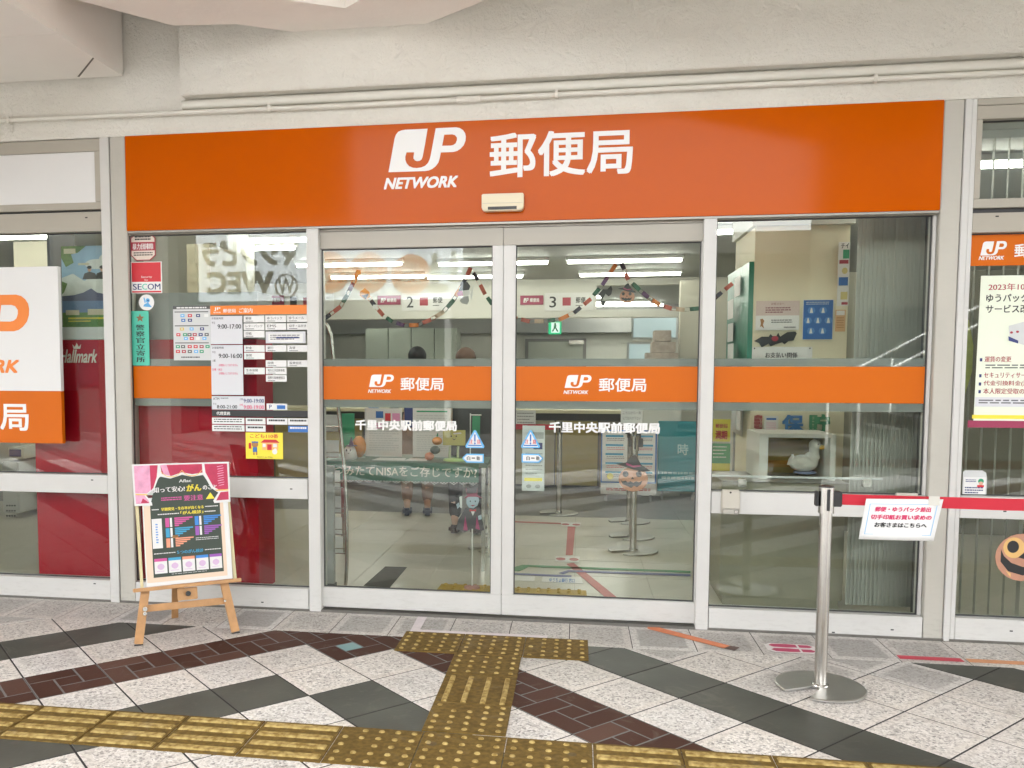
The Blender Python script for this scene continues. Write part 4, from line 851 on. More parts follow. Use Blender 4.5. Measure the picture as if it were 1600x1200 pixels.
# ================================================================== INTERIOR SHELL
YR = 12.0; ZC = 2.50
ifl = thing('interior_floor', None, None, kind='structure')
VIN = M('vinyl_cream', (.5, .475, .40), .28, var=.07, vs_=3, spec=.5); VIN2 = M('vinyl_grey', (.17, .165, .155), .3, var=.15, vs_=6)
MB().box(-7, 6, .16, YR, -.1, .001).build('joint_bed', M('vinyl_joint', (.3, .28, .24), .6), ifl)
mb = MB()
g_ = .45
for a in range(-15, 13):
    for b2 in range(0, 27):
        y0 = .165 + b2 * g_
        if y0 > 11.6: continue
        (mb).slab([(a * g_ + .001, y0 + .001), (a * g_ + g_ - .001, y0 + .001), (a * g_ + g_ - .001, y0 + g_ - .001), (a * g_ + .001, y0 + g_ - .001)], 0, .003, 0 if not (3.2 < y0 + .2 < 5.1) else 1)
o = mb.build('floor_tiles', [VIN, VIN2], ifl); o['kind'] = 'stuff'
ice = thing('interior_ceiling', None, None, kind='structure')
MB().box(-7, 6, .15, YR, ZC, ZC + .1).build('ceiling_sheet', M('ceiling_interior', (.5, .51, .49), .7, var=.04), ice)
iw = thing('interior_walls', None, None, kind='structure')
MB().box(-7, 6, YR, YR + .1, 0, ZC).build('back_wall', IWHITE, iw); MB().box(-7.1, -7, .15, YR, 0, ZC).build('side_wall', BEIGE, iw); MB().box(6, 6.1, .15, YR, 0, ZC).build('side_wall', BEIGE, iw)
# bulkhead over the counters
bkx = at(932, 470, 7.1)[0]
MB().box(-7, bkx, 7.1, 7.25, 2.0, ZC - .001).build('bulkhead', M('bulkhead_white', (.62, .61, .55), .6), iw)
MB().box(bkx, 5.9, 7.1, 7.25, 2.41, ZC - .001).build('bulkhead', MATS['bulkhead_white'], iw); MB().box(bkx, 5.9, 7.11, 7.24, 2.0, 2.10).build('bulkhead', MATS['bulkhead_white'], iw)
# beige return wall at the right of the counter hall
rx0, rz1 = at(1064, 430, 5.0)
MB().box(rx0, 5.9, 5.0, 5.12, 0, 2.25).build('return_wall', M('return_beige', (.6, .58, .48), .6), iw)
# partition column behind the right window
cx0 = at(1178, 450, 1.0)[0]; cx1 = at(1326, 450, 1.0)[0]; ctop = at(1250, 352, 1.0)[1]
colb = MB(); colb.box(cx0, cx1, 1.0, 1.65, 0, ctop); colb.build('partition', M('partition_beige', (.76, .70, .51), .6, var=.08, vs_=3), iw, .003)
MB().box(cx0 - .02, cx1 + .02, .98, 1.67, ctop + .001, ZC - .001).build('partition_cap', IWHITE, iw)
# ceiling tube lamps
TUBE = emis('tube_light', (1, .97, .9), 2.8)
HOUS = M('lamp_housing', (.7, .7, .68), .5)
lamp0 = [None]
def lamp(xc, y, label, L_=1.2):
    if lamp0[0] is None:
        r = thing('tube_lamp', label, 'tube lamp', (0, 0, 0), 'lit ceiling tube lamps', local=True)
        MB().box(-.6, .6, -.05, .05, -.035, 0).build('housing', HOUS, r); MB().cyl((-.58, 0, -.052), (.58, 0, -.052), .016, n=8).build('tube', TUBE, r); lamp0[0] = r
    else:
        r = lamp0[0].copy(); COL.objects.link(r); r['label'] = label
        for c_ in lamp0[0].children: c = c_.copy(); COL.objects.link(c); c.parent = r
    r.location = (xc, y, ZC - .002)
def lampat(u, v, label):          # the tube's middle seen at this spot, hung at ceiling height
    d = ray(u, v); p = EYE + d * ((ZC - .054 - CH) / d.z); lamp(p.x, p.y, label)
for u, v, l in ((545, 414, 'lit tube lamp nearest the left door above the banner reflection'), (590, 433, 'lit tube lamp seen just below the nearest one through the left door'), (770, 412, 'lit tube lamp crossing behind the middle door stiles, upper row'),
                (742, 433, 'lit tube lamp behind the middle door stiles, lower row'), (975, 408, 'lit tube lamp above the peak of the paper chain'), (984, 429, 'lit tube lamp stretching to the right of the paper chain peak'),
                (1145, 363, 'lit tube lamp at the top left of the right window'), (430, 376, 'lit tube lamp at the top right of the hours board window'), (983, 477, 'far lit tube lamp glowing in the bulkhead opening'), (-8, 372, 'lit tube lamp at the far left edge above the white board')):
    lampat(u, v, l)
for x, y, l in ((-.6, 2.4, 'tube lamp over the lobby behind the orange sign'), (1.9, 2.2, 'tube lamp hidden behind the sign over the right lobby'), (-3.2, 3.4, 'tube lamp over the left lobby behind the sign'), (-1.9, .6, 'tube lamp just inside the glass over the left window'), (-3.4, .7, 'tube lamp just inside the glass over the far left window'), (.1, .6, 'tube lamp just inside the glass over the doors'), (2.2, 8.6, 'tube lamp in the back office right'), (.6, 10.6, 'tube lamp in the back office by the door'), (-2.2, 8.0, 'tube lamp behind the bulkhead over the cabinets'), (-.2, 9.3, 'tube lamp in the back office left'), (-3.4, 9.3, 'tube lamp in the back office far left')): lamp(x, y, l)  # front row by the glass and two office lamps are unseen, added as fill
lampat(1562, 258, 'lit tube lamp seen through the upper right window')

# ================================================================== COUNTER HALL
ct = thing('service_counter', 'long post office counter with olive panels across the hall', 'counter', (-.5, 5.1, 0))
cz = at(900, 641, 5.1)[1]; cxl = at(430, 700, 5.1)[0]
MB().box(-5.5, rx0 - .01, 5.06, 5.75, cz - .035, cz).build('counter_top', M('counter_cream', (.6, .54, .36), .4), ct, .004)
MB().box(-5.5, rx0 - .02, 5.22, 5.7, .02, cz - .036).build('carcass', M('counter_dark', (.1, .085, .06), .5), ct)
for u0, u1, mt in ((430, 500, OLIVE), (502, 566, OLIVE), (568, 636, DGREY), (638, 766, DGREY), (768, 866, M('counter_tan', (.34, .3, .2), .5)), (868, 934, OLIVE), (936, 1028, M('counter_brown', (.16, .13, .09), .5)), (1030, 1062, OLIVE)):
    xa = at(u0, 700, 5.12)[0]; xb = at(u1, 700, 5.12)[0]; MB().box(xa, xb, 5.12, 5.215, .05, cz - .12).build('front_panel', mt, ct, .004)
# counter screens and cabinets behind
cab = thing('filing_cabinet', 'row of pale greenish office cabinets behind the counter staff', 'cabinet', (-1, 9.5, 0))
for k in range(5):
    xa = at(571 + 36 * k, 540, 9.5)[0]; xb = at(606 + 36 * k, 540, 9.5)[0]; zt = at(640, 513, 9.5)[1]
    if k < 4: MB().box(xa, xb, 9.5, 9.95, .05, zt).build('cabinet_door', M('cabinet_green', (.42, .46, .40), .5), cab, .006)
x0, x1_, z0_, z1_ = pxrect(589, 460, 629, 474, 7.09)
def ctr_sign(u, v, num, label, extra):  # hung from the bulkhead
    g = 7.09; P_ = lambda a, b3: at(a, b3, g)
    o = thing('counter_sign', label, 'sign', (P_(u, v)[0], g, P_(u, v)[1]))
    mb = MB(); a, z_a = P_(u - 14, v - 13); c, z_c = P_(u + 62, v + 14); mb.box(a, c, g - .01, g, z_c, z_a); mb.build('board', PAPER, o)
    A = Art(a, c, z_c, z_a, g - .0105, [BLK, MRED, MAROON, LET]); A.t(num, .1, .24, .2, .82, 0, 2, .01); A.r(.37, .54, .26, .72, 1)
    if extra: A.t('郵便', .64, .84, .25, .58, 0, 2, .02); A.lines(.64, .78, .7, .78, 1, 0, 1, .5)
    A.done(o)
    mb = MB(); a, z_a = P_(u - 52, v - 9); c, z_c = P_(u - 16, v + 5); mb.box(a, c, g - .012, g, z_c, z_a); pl_ = mb.build('name_plate', MAROON, o)
    mb = MB(); ww = c - a; hh = z_a - z_c; emblem(mb, a + ww * .14, a + ww * .36, z_c + hh * .25, z_c + hh * .72, g - .0125); text(mb, '郵便局', a + ww * .42, a + ww * .82, z_c + hh * .28, z_c + hh * .7, g - .0125, 0, .02); mb.build('lettering', LET, o)
ctr_sign(642, 471, '2', 'white counter sign numbered 2 seen through the left door', True)
ctr_sign(865, 471, '3', 'white counter sign numbered 3 seen through the right door', True)
ctr_sign(460, 471, '1', 'counter sign numbered 1 partly behind the hours board', False)
ex = thing('exit_sign', 'green and white running figure exit sign below counter sign 3', 'sign', (0, 8, 1.9))
x0, x1_, z0_, z1_ = pxrect(857, 502, 877, 522, 7.5); MB().box(x0, x1_, 7.5, 7.56, z0_, z1_).build('light_box', emis('exit_green', (.03, .6, .25), .07), ex)
A = Art(x0, x1_, z0_, z1_, 7.499, [emis('exit_white', (.85, 1, .9), .07), MATS.get('green')]); A.r(.2, .88, .1, .9, 0); A.c(.52, .22, .08, .08, 1, 2); A.p([(.4, .32), (.62, .3), (.6, .55), (.42, .55)], 1, 2); A.p([(.42, .52), (.52, .52), (.36, .82), (.26, .76)], 1, 2); A.p([(.52, .52), (.62, .52), (.78, .78), (.68, .82)], 1, 2); A.done(ex)
# back wall door, window panes
dw = thing('office_door', 'plain grey office door with a closer in the back wall', 'door', (0, 11.9, 0))
x0, x1_, z0_, z1_ = pxrect(820, 529, 915, 700, 11.9); MB().box(x0, x1_, 11.9, 11.98, 0, z1_).build('frame', M('door_frame_grey', (.2, .19, .18), .5), dw); MB().box(x0 + .06, x1_ - .06, 11.87, 11.93, 0, z1_ - .06).build('leaf', M('door_leaf', (.4, .42, .36), .5), dw)
x0, x1_, z0_, z1_ = pxrect(889, 532, 912, 538, 11.85); MB().box(x0, x1_, 11.8, 11.86, z0_, z1_).build('closer', STEEL, dw)
MB().box(-7, 5.9, 11.7, 11.99, 2.0, ZC - .002).build('back_beam', IGREY, iw)
PALEB = M('pane_paleblue_glow', (.5, .62, .66), .3, emit=.035)  # daylight in the frosted panes given as a faint glow of the material
for i, px in enumerate(((990, 497, 1056, 527), (983, 538, 1020, 563))):
    x0, x1_, z0_, z1_ = pxrect(*px, 9.0); o = thing('frosted_pane', ('upper', 'lower')[i] + ' pale blue office screen behind the stacked parcels', 'screen', (x0, 9, z0_)); MB().box(x0 - .03, x1_ + .03, 9.0, 9.05, z0_ - .03, z1_ + .03).build('frame', LGREY, o); MB().box(x0, x1_, 8.985, 8.999, z0_, z1_).build('panel', PALEB, o)
CARD = M('parcel_print', (.55, .47, .4), .6, var=.4, vs_=9)
for i, (px, l) in enumerate((((1010, 551, 1060, 568), 'bottom wide box'), ((1019, 534, 1056, 550.6), 'middle box'), ((1023, 516, 1049, 533.6), 'small top box'))):
    x0, x1_, z0_, z1_ = pxrect(*px, 4.8); MB_ = MB().box(x0, x1_, 4.8, 5.05, z0_, z1_ if i == 2 else z1_ - .001)
    tag(MB_.build('parcel_box', CARD, None, .004, org=Vector(((x0 + x1_) / 2, 4.9, z0_))), l + ' of the patterned parcel pile by the beige wall', 'box', 'patterned parcel boxes')
x0, x1_, z0_, z1_ = pxrect(1004, 568.2, 1064, 812, 4.75); MB_ = MB(); MB_.box(x0, x1_, 4.76, 5.05, 0.004, z0_ + (z1_ - z0_) * 1.0); tag(MB_.build('parcel_stand', IWHITE, None, .004, org=Vector((x0, 4.8, 0))), 'white stand under the patterned parcel pile by the beige wall', 'stand')
# tall board, teal board
def stand_board(px, y, mat, name, label, art=None, fw=0):
    x0, x1_, z0_, z1_ = pxrect(*px, y); o = thing(name, label, 'board', ((x0 + x1_) / 2, y, 0)); MB().box(x0, x1_, y, y + .02, z0_, z1_).build('board', mat, o, .001)
    for xx in (x0 + .05, x1_ - .05): MB().box(xx - .012, xx + .012, y + .021, y + .04, 0.004, z1_ - .05).build('leg', GREY, o)
    return o, (x0, x1_, z0_, z1_)
o, b = stand_board((939, 672, 1026, 773), 4.3, PAPER, 'notice_board', 'large white notice sheet with blue headings behind the witch pumpkin')
A = Art(*b, 4.3, [BLUE, CYN, RED, DGREY, YEL, LGREY]); A.r(0, 1, 0, .02, 0); A.r(0, .02, 0, .82, 0); A.r(.97, 1, 0, .82, 0); A.r(.02, .97, .8, .82, 0)
for k in range(5): A.r(.08, .4, .08 + .14 * k, .11 + .14 * k, 1); A.r(.62, .93, .08 + .14 * k, .11 + .14 * k, 1); A.lines(.1, .42, .13 + .14 * k, .18 + .14 * k, 2, 2 if k % 2 else 3, 1, .35); A.lines(.62, .92, .13 + .14 * k, .18 + .14 * k, 2, 2 if k % 2 else 3, 1, .35)
A.c(.17, .72, .06, .05, 4, 2); A.lines(.1, .9, .9, .95, 2, 2); A.done(o)
TL = M('teal_board', (.03, .27, .32), .4)
o, b = stand_board((1028, 658, 1092, 768), 4.5, TL, 'notice_board', 'teal standing board with white characters right of the notice sheet')
A = Art(*b, 4.5, [M('tealpale', (.4, .6, .62), .5), LET]); A.t('時', .48, .74, .32, .48, 0, 2, .02); A.lines(.1, .9, .72, .86, 2, 0, 1, .5); A.done(o)
# belt posts inside
for u, v, l in ((989, 862, 'nearest of the lined up belt posts inside behind the witch pumpkin'), (987, 840, 'middle of the lined up belt posts inside the hall'), (983, 816, 'rearmost of the lined up belt posts inside the hall'), (873, 803, 'belt post inside the hall carrying a red belt to the left')):
    x, y = fl(u, v); belt_post(x, y, .003, l, 'steel belt posts')
for u, v, l in ((768, 858, 'front belt post inside, half hidden by the middle door stiles'), (770, 836, 'rear belt post inside, half hidden by the middle door stiles')):
    x, y = fl(u, v); belt_post(x, y, .003, l, 'steel belt posts')
xa, ya = fl(873, 803); tag(MB().box(-.75, xa - .04, ya - .001, ya + .001, .77, .82).build('belt', BELT, None, org=Vector((xa, ya, .8))), 'red belt inside the hall, left of its post', 'belt')
# floor lines and stickers inside
def fpoly(name, label, cat, pxs, mat, z=.006):
    pts = [fl(u, v, z) for u, v in pxs]; return floor_poly(name, label, cat, pts, mat, z, .001)
RT = M('line_red', (.42, .07, .06), .4); GT = M('line_green', (.04, .22, .08), .4); BT = M('line_blue', (.08, .09, .25), .4)
fpoly('floor_line', 'broad red floor line running back towards the counter', 'floor line', [(887, 822), (899, 822), (895, 867), (884, 867)], RT)
fpoly('floor_line', 'red floor line running diagonally to the right door sill', 'floor line', [(885, 881), (896, 879), (965, 934), (947, 934)], RT)
fpoly('floor_line', 'thin red floor line crossing the hall far back', 'floor line', [(803, 814), (877, 817), (877, 819), (803, 816)], RT)
fpoly('floor_line', 'green floor line running across the lobby', 'floor line', [(803, 886), (816, 882.5), (826, 882.5), (1079, 892), (1079, 895), (826, 885.5), (812, 892), (803, 892)], GT)
fpoly('floor_line', 'dark blue floor line just in front of the green one', 'floor line', [(803, 895), (893, 899), (893, 902), (803, 897.5)], BT)
fpoly('floor_line', 'dark blue floor line bending right beside the green one', 'floor line', [(873, 895), (888, 890.5), (1079, 897), (1079, 900), (890, 893.5), (880, 897)], BT, .0064)
for i, (pq, l) in enumerate((([(876, 816), (908, 816.5), (906, 823), (878, 822)], 'far'), ([(868, 869), (906, 869.5), (904, 879), (868, 877)], 'near'))):
    o = fpoly('footprint_card', l + ' white card with red footprints on the indoor red line', 'floor sticker', pq, PAPER, .008)
    c = [fl(u, v, .009) for u, v in pq]; cxx = sum(p[0] for p in c) / 4; cyy_ = sum(p[1] for p in c) / 4; mb = MB()
    for s in (-1, 1): mb.slab(ell(cxx + s * .045, cyy_, .033, .045), .0082, .0088)
    mb.build('shoe_print', RT, o)
fpoly('floor_notice', 'left white strip of writing on the floor inside the right door', 'floor sticker', [(804, 900), (836, 900.5), (835, 908), (804, 907)], PAPER)
fpoly('floor_notice', 'wide white strip of dark blue writing on the indoor floor', 'floor sticker', [(848, 901), (908, 902), (911, 912), (846, 909)], PAPER)
def glpx(body, u0, v0, u1, v1, mat, z=.0075):
    o_ = bpy.data.objects[[k.name for k in bpy.data.objects if k.name.startswith('floor_notice')][-1]]
    c0 = fl(u0, v1, z); c1 = fl(u1, v0, z); vs_, fs_, _ = glyph(body, .02)
    MB().add([(c0[0] + (c1[0] - c0[0]) * a, c0[1] + (c1[1] - c0[1]) * b, z) for a, b in vs_], fs_).build('lettering', mat, o_)
glpx('ゆうちょ銀行 窓口', 858, 904, 898, 909, BLUE)
fpoly('floor_mat', 'dark grey strip mat on the floor inside the left door', 'mat', [(602, 885), (636, 886), (609, 918), (568, 915)], M('mat_grey', (.07, .065, .055), .8, var=.2, vs_=60))
for (px, l) in (([(803, 918), (916, 922.5), (917, 931), (803, 927)], 'yellow tactile strip on the floor inside the right door'), ([(690, 912), (766, 915), (766, 926), (682, 922)], 'yellow tactile strip on the floor inside the left door')):
    o = fpoly('tactile_strip', l, 'tactile paving', px, M('tactile_inside', (.4, .26, .04), .5, var=.2, vs_=40))
    mb = MB()
    (xa, ya), (xb, yb) = fl(px[0][0], px[0][1]), fl(px[2][0], px[2][1]); x_ = min(xa, xb) + .03
    while x_ < max(xa, xb) - .02:
        for yy in (min(ya, yb) + .03, (ya + yb) / 2, max(ya, yb) - .02): mb.lathe((x_, yy, .006), [(.012, 0), (.008, .004)], 8)
        x_ += .06
    mb.build('studs', M('tactile_inside', (.4, .26, .04)), o)['kind'] = 'stuff'

# ------------------------------------------------------------------ display table with banner inside the left door
ty = 1.05; tx0 = at(500, 720, ty)[0]; tx1 = at(762, 720, ty)[0]; tz = at(650, 722, ty)[1]
tb = thing('display_table', 'low display table with a dark green skirt banner inside the left door', 'table', ((tx0 + tx1) / 2, ty, 0))
MB().box(tx0, tx1, ty, ty + .5, tz - .03, tz).build('table_top', M('table_green', (.09, .16, .12), .5), tb, .004)
for xx in (tx0 + .03, tx1 - .03):
    for yy in (ty + .04, ty + .46): MB().box(xx - .012, xx + .012, yy - .012, yy + .012, .004, tz - .031).build('leg', STEEL, tb)
bx0, bx1, bz0, bz1 = pxrect(539, 723, 748, 752, ty - .01)
bn2 = thing('table_banner', 'dark green cloth banner with pale letters hung along the table edge', 'banner', ((bx0 + bx1) / 2, ty - .01, bz0))
BG = M('banner_green', (.02, .13, .075), .7, var=.1, vs_=8)
MB().box(bx0 - .12, bx1, ty - .01, ty - .006, bz0, bz1).build('cloth', BG, bn2)
mb = MB(); text(mb, 'つみたてNISAをご存じですか?', bx0 - .07, bx1 - .012, bz0 + .03, bz1 - .025, ty - .0112, 0, .01, 0, 1); mb.build('lettering', M('banner_letter', (.6, .6, .5), .6), bn2)
mb = MB(); nlace = 16
for k in range(nlace):
    xa = bx0 - .12 + (bx1 - bx0 + .12) * k / nlace; xb = bx0 - .12 + (bx1 - bx0 + .12) * (k + 1) / nlace; xm = (xa + xb) / 2
    for r_ in range(3):
        for c_ in range(3 - r_): mb.rect(xa + (xb - xa) * (c_ * 2 + r_) / 6, xa + (xb - xa) * (c_ * 2 + r_ + 1) / 6, bz0 - .006 * (r_ + 1), bz0 - .006 * r_ - .001, ty - .009)
mb.build('lace_trim', PAPER, bn2)
def standdoc(px, y, mat, label, mats, fn, name='leaflet_stand', lean=.0):
    x0, x1_, z0_, z1_ = pxrect(*px, y); z0_ = tz + .002 if name == 'leaflet_stand' else z0_; o = thing(name, label, 'leaflet', ((x0 + x1_) / 2, y, z0_))
    MB().box(x0, x1_, y, y + .004, z0_, z1_).build('sheet', mat, o); MB().prism([(x0 + .01, z0_), (x0 + .03, z0_), (x0 + .03, z1_ - .06), (x0 + .01, z1_ - .06)], y + .005, y + .03).build('prop', GREY, o)
    A = Art(x0, x1_, z0_, z1_, y, mats); fn(A); A.done(o); return o
def d1(A): A.r(0, .04, 0, 1, 3); A.r(.3, .5, .06, .2, 0); A.r(.55, .7, .1, .26, 1); A.r(.74, .95, .1, .26, 2); A.r(.3, .5, .3, .42, 2); A.lines(.12, .92, .32, .9, 12, 3)
standdoc((570, 638, 628, 714), ty + .3, PAPER, 'white brochure sheet with small coloured boxes standing on the table', [BLUE, RED, PINK, LGREY], d1)
def d2(A): A.r(.1, .9, .05, .08, 1); A.lines(.1, .9, .14, .5, 7, 0); A.lines(.1, .9, .55, .9, 8, 0)
standdoc((645, 638, 705, 716), ty + .32, PAPER, 'tall white text sheet in the middle of the table', [LGREY, GREEN], d2)
for px, mt, l in (((576, 637, 592, 652), BLUE, 'small blue leaflet tucked at the back of the table'), ((632, 637, 648, 668), NAVY, 'navy leaflet between the two white sheets'), ((534, 646, 554, 712), GREEN, 'green hanging pennant at the left end of the table'), ((738, 650, 750, 690), GREEN, 'slim green pennant on a white pole at the right end of the table')):
    x0, x1_, z0_, z1_ = pxrect(*px, ty + .36); tag(MB().box(x0, x1_, ty + .36, ty + .365, z0_, z1_).build('leaflet', mt, None, org=Vector((x0, ty + .36, z0_))), l, 'leaflet')
x0, z_ = at(735, 646, ty + .34); poleo = MB(); poleo.cyl((x0, ty + .34, tz), (x0, ty + .34, z_), .004, n=8); poleo.cyl((x0, ty + .34, z_ - .01), (x0 + .075, ty + .34, z_ - .01), .0035, n=8); tag(poleo.build('pennant_pole', LET, None, org=Vector((x0, ty + .34, tz))), 'white pole holding the slim green pennant', 'pole')
# back boards behind the table
x0, x1_, z0_, z1_ = pxrect(707, 638, 768, 672, ty + .44); tag(MB().box(x0, x1_, ty + .44, ty + .46, tz + .001, z1_).build('display_screen', BLK, None, org=Vector((x0, ty + .44, tz))), 'black display panel at the right rear of the table', 'panel')
# papers lying on the table
for (u0, u1, dx, l) in ((583, 634, .0, 'white sheet lying flat on the table, left one'), (632, 668, .02, 'white sheet lying flat on the table beside the pumpkin ornament')):
    xa = at(u0, 718, ty + .1)[0]; xb = at(u1, 718, ty + .1)[0]
    tag(MB().slab([(xa, ty + .06), (xb, ty + .05 + dx), (xb - .02, ty + .2), (xa + .02, ty + .22)], tz + .001, tz + .003).build('paper_sheet', PAPER, None, org=Vector((xa, ty + .1, tz))), l, 'paper')
# ghost figurine with purple hat
gx = at(547, 712, ty + .12)[0]; gt = thing('ghost_figurine', 'small white ghost figurine in a dark hat on the table', 'figurine', (gx, ty + .12, tz))
MB().lathe((gx, ty + .12, tz), [(.045, 0), (.05, .01), (.042, .05), (.034, .075), (.015, .095), (.001, .1)], 18).build('body', PAPER, gt, smooth=True)
mb = MB(); mb.ball((gx - .014, ty + .082, tz + .062), .006, .004, .009); mb.ball((gx + .014, ty + .082, tz + .062), .006, .004, .009); mb.ball((gx, ty + .08, tz + .042), .009, .004, .004); mb.build('face', BLK, gt)
MB().lathe((gx + .01, ty + .12, tz + .088), [(.04, 0), (.038, .004), (.018, .008), (.002, .06)], 16).build('hat', M('hat_purple', (.05, .02, .08), .6), gt)
gx2 = at(560, 690, ty + .2)[0]; o = thing('pumpkin_ornament', 'large orange pumpkin ornament behind the ghost figurine', 'ornament', (gx2, ty + .2, tz))
MB().ball((gx2, ty + .22, tz + .075), .05, .04, .075).build('body', M('orn_orange', (.65, .25, .03), .5), o, smooth=True)
# pumpkin pile ornament
def px3(u, v, y): a = at(u, v, y); return (a[0], y, a[1])
o = thing('ball_ornament', 'stacked ornament of orange black and salmon balls on the table', 'ornament', px3(680, 716, ty + .1))
for (u, v, r, mt, nm) in ((683, 689, .034, M('orn_orange', (.65, .25, .03)), 'pumpkin_ball'), (680, 703, .034, M('orn_dark', (.03, .06, .04), .5), 'dark_ball'), (671, 713, .033, M('orn_salmon', (.6, .22, .12), .5), 'salmon_ball')):
    c = px3(u, v, ty + .1); MB().ball(c, r, r, r * .82).build(nm, mt, o, smooth=True)
c = px3(683, 682, ty + .1); MB().cyl(c, (c[0] + .005, c[1], c[2] + .022), .006, .003, 8).build('stem', GREEN, o)
# square smiling card figure
o = thing('card_figure', 'yellow green square card with a smiling face on a two legged stand', 'figurine', px3(709, 722, ty + .12)); y = ty + .12
x0, x1_, z0_, z1_ = pxrect(692, 672, 727, 696, y); YG = M('card_yellowgreen', (.5, .47, .12), .5)
MB().box(x0, x1_, y, y + .015, z0_, z1_).build('card', YG, o, .002)
A = Art(x0, x1_, z0_, z1_, y - .0002, [BLK, PAPER]); A.c(.38, .4, .03, .05, 0); A.c(.6, .4, .03, .05, 0); A.p([(.4, .55), (.5, .66), (.6, .55), (.5, .6)], 0); A.p([(.45, .2), (.8, .15), (.84, .22), (.5, .28)], 1, 1); A.done(o)
for u in (703, 716): a = px3(u, 697, y + .008); b_ = px3(u - 1, 716, y + .008); MB().cyl(b_, a, .008, n=8).build('leg', M('card_pale', (.5, .55, .35), .5), o)
a = px3(710, 719, y + .01); MB().lathe((a[0], a[1], tz + .001), [(.075, 0), (.07, .012), (.02, .016)], 20).build('stand', M('card_lime', (.42, .6, .2), .5), o)
# vampire cut-out on a stick
y = .62; o = thing('vampire_cutout', 'cartoon vampire cutout with red hat and dark cape on a thin stick', 'decoration', px3(738, 885, y))
def cut(name, pts, mat, dy, th=.004, parent=None): return MB().prism([at(u, v, y) for u, v in pts], y + dy, y + dy + th).build(name, mat, parent or o)
cape = M('cape_dark', (.05, .045, .05), .5); mg = M('magenta_trim', (.35, .03, .12), .5); FACE = M('face_blue', (.4, .5, .58), .5)
cut('cape', [(727, 794), (749, 793), (757, 828), (748, 831), (738, 826), (726, 832), (713, 826), (716, 812)], cape, 0)
cut('cape_lining', [(727, 806), (731, 829), (724, 828)], mg, -.002, .0015); cut('cape_lining', [(745, 806), (750, 828), (743, 826)], mg, -.002, .0015)
cut('head', [(729, 780), (731, 775), (747, 775), (749, 782), (746, 790), (740, 794), (733, 793), (729, 787)], FACE, -.005)
cut('hat', [(724, 779), (730, 774), (728, 763), (746, 762), (746, 773), (754, 778), (744, 776), (733, 776)], MAROON, -.008, .003); cut('hat_crown', [(729, 762), (746, 761), (745, 770), (730, 771)], cape, -.0095, .001)
cut('hand', [(713, 788), (717, 785), (719, 791), (715, 795)], FACE, -.006); cut('hand', [(747, 806), (752, 804), (753, 811), (748, 812)], FACE, -.006); cut('candle', [(718, 776), (722, 775), (722, 794), (719, 793)], PAPER, -.006)
A_ = MB(); 
for u, v in ((735, 783), (743, 783)): a = at(u, v, y); A_.add([(a[0] + .004 * math.cos(t), y - .0062, a[1] + .005 * math.sin(t)) for t in [k * .785 for k in range(8)]], [tuple(range(8))])
A_.build('eyes', BLK, o); cut('mouth', [(735, 789), (743, 789), (739, 791)], MRED, -.007, .001); cut('bow_tie', [(734, 795), (739, 797), (744, 795), (744, 799), (739, 798), (734, 799)], RED, -.006, .003); cut('shirt', [(736, 799), (742, 799), (739, 806)], PAPER, -.004, .003)
a = px3(738, 826, y + .006); b_ = px3(738, 886, y + .006); MB().cyl((a[0], a[1], .02), a, .004, n=8).build('stick', LET, o); MB().lathe((a[0], a[1], .004), [(.05, 0), (.045, .012), (.006, .018)], 18).build('foot', M('dull_pink', (.4, .22, .2), .5), o)
# witch-hat pumpkin on the right door glass
def facecut(px, yy, label, name='pumpkin_cutout', c_=PUMP):
    u0, v0, u1, v1 = px; W_ = u1 - u0; H_ = v1 - v0; o = thing(name, label, 'decoration', px3((u0 + u1) / 2, v1, yy))
    def pr(nm, pts, mat, dy, th=.001): MB().prism([at(u0 + W_ * a, v0 + H_ * b, yy) for a, b in pts], yy + dy, yy + dy + th).build(nm, mat, o)
    pr('face', [(.5 + .42 * math.cos(k * .314), .66 + .34 * math.sin(k * .314)) for k in range(20)], c_, 0)
    for a in (.28, .66): pr('eye', [(a + .085 * math.cos(k * .524), .52 + .085 * math.sin(k * .524)) for k in range(12)], BLK, -.0012)
    pr('nose', [(.43, .66), (.48, .6), (.53, .66)], BLK, -.0012); pr('mouth', [(.14, .68), (.2, .72), (.28, .7), (.34, .75), (.42, .72), (.5, .76), (.58, .72), (.66, .75), (.76, .7), (.72, .8), (.6, .88), (.52, .84), (.44, .9), (.3, .84), (.2, .8)], BLK, -.0012)
    pr('hat', [(-.02, .24), (.3, .2), (.4, .06), (.55, -.02), (.6, .04), (.72, .26), (1.0, .44), (.8, .46), (.5, .4), (.2, .3)], BLK, -.0024); pr('hat_band', [(.3, .21), (.5, .29), (.7, .27), (.72, .31), (.5, .34), (.29, .26)], mg, -.0034)
facecut((962, 711, 1017, 768), gd + .012, 'orange pumpkin face in a black witch hat on the right door glass')
facecut((966, 443, 994, 474), .4, 'small pumpkin face in a black witch hat hanging from the paper chain')
BATM = M('bat_paper', (.025, .025, .025), .6)
def bat(pts, yy, label, mat=None):
    c = px3(sum(p[0] for p in pts) / len(pts), sum(p[1] for p in pts) / len(pts), yy); o = thing('paper_bat', label, 'decoration', c); MB().prism([at(u, v, yy) for u, v in pts], yy, yy + .002).build('body', mat or BATM, o)
    return o
bat([(949, 452), (955, 446), (957, 452), (955, 460), (951, 463), (946, 459), (940, 470), (948, 470), (943, 480), (938, 475), (940, 466), (935, 460), (942, 452)], .4, 'small black bats dangling left of the hanging witch pumpkin')
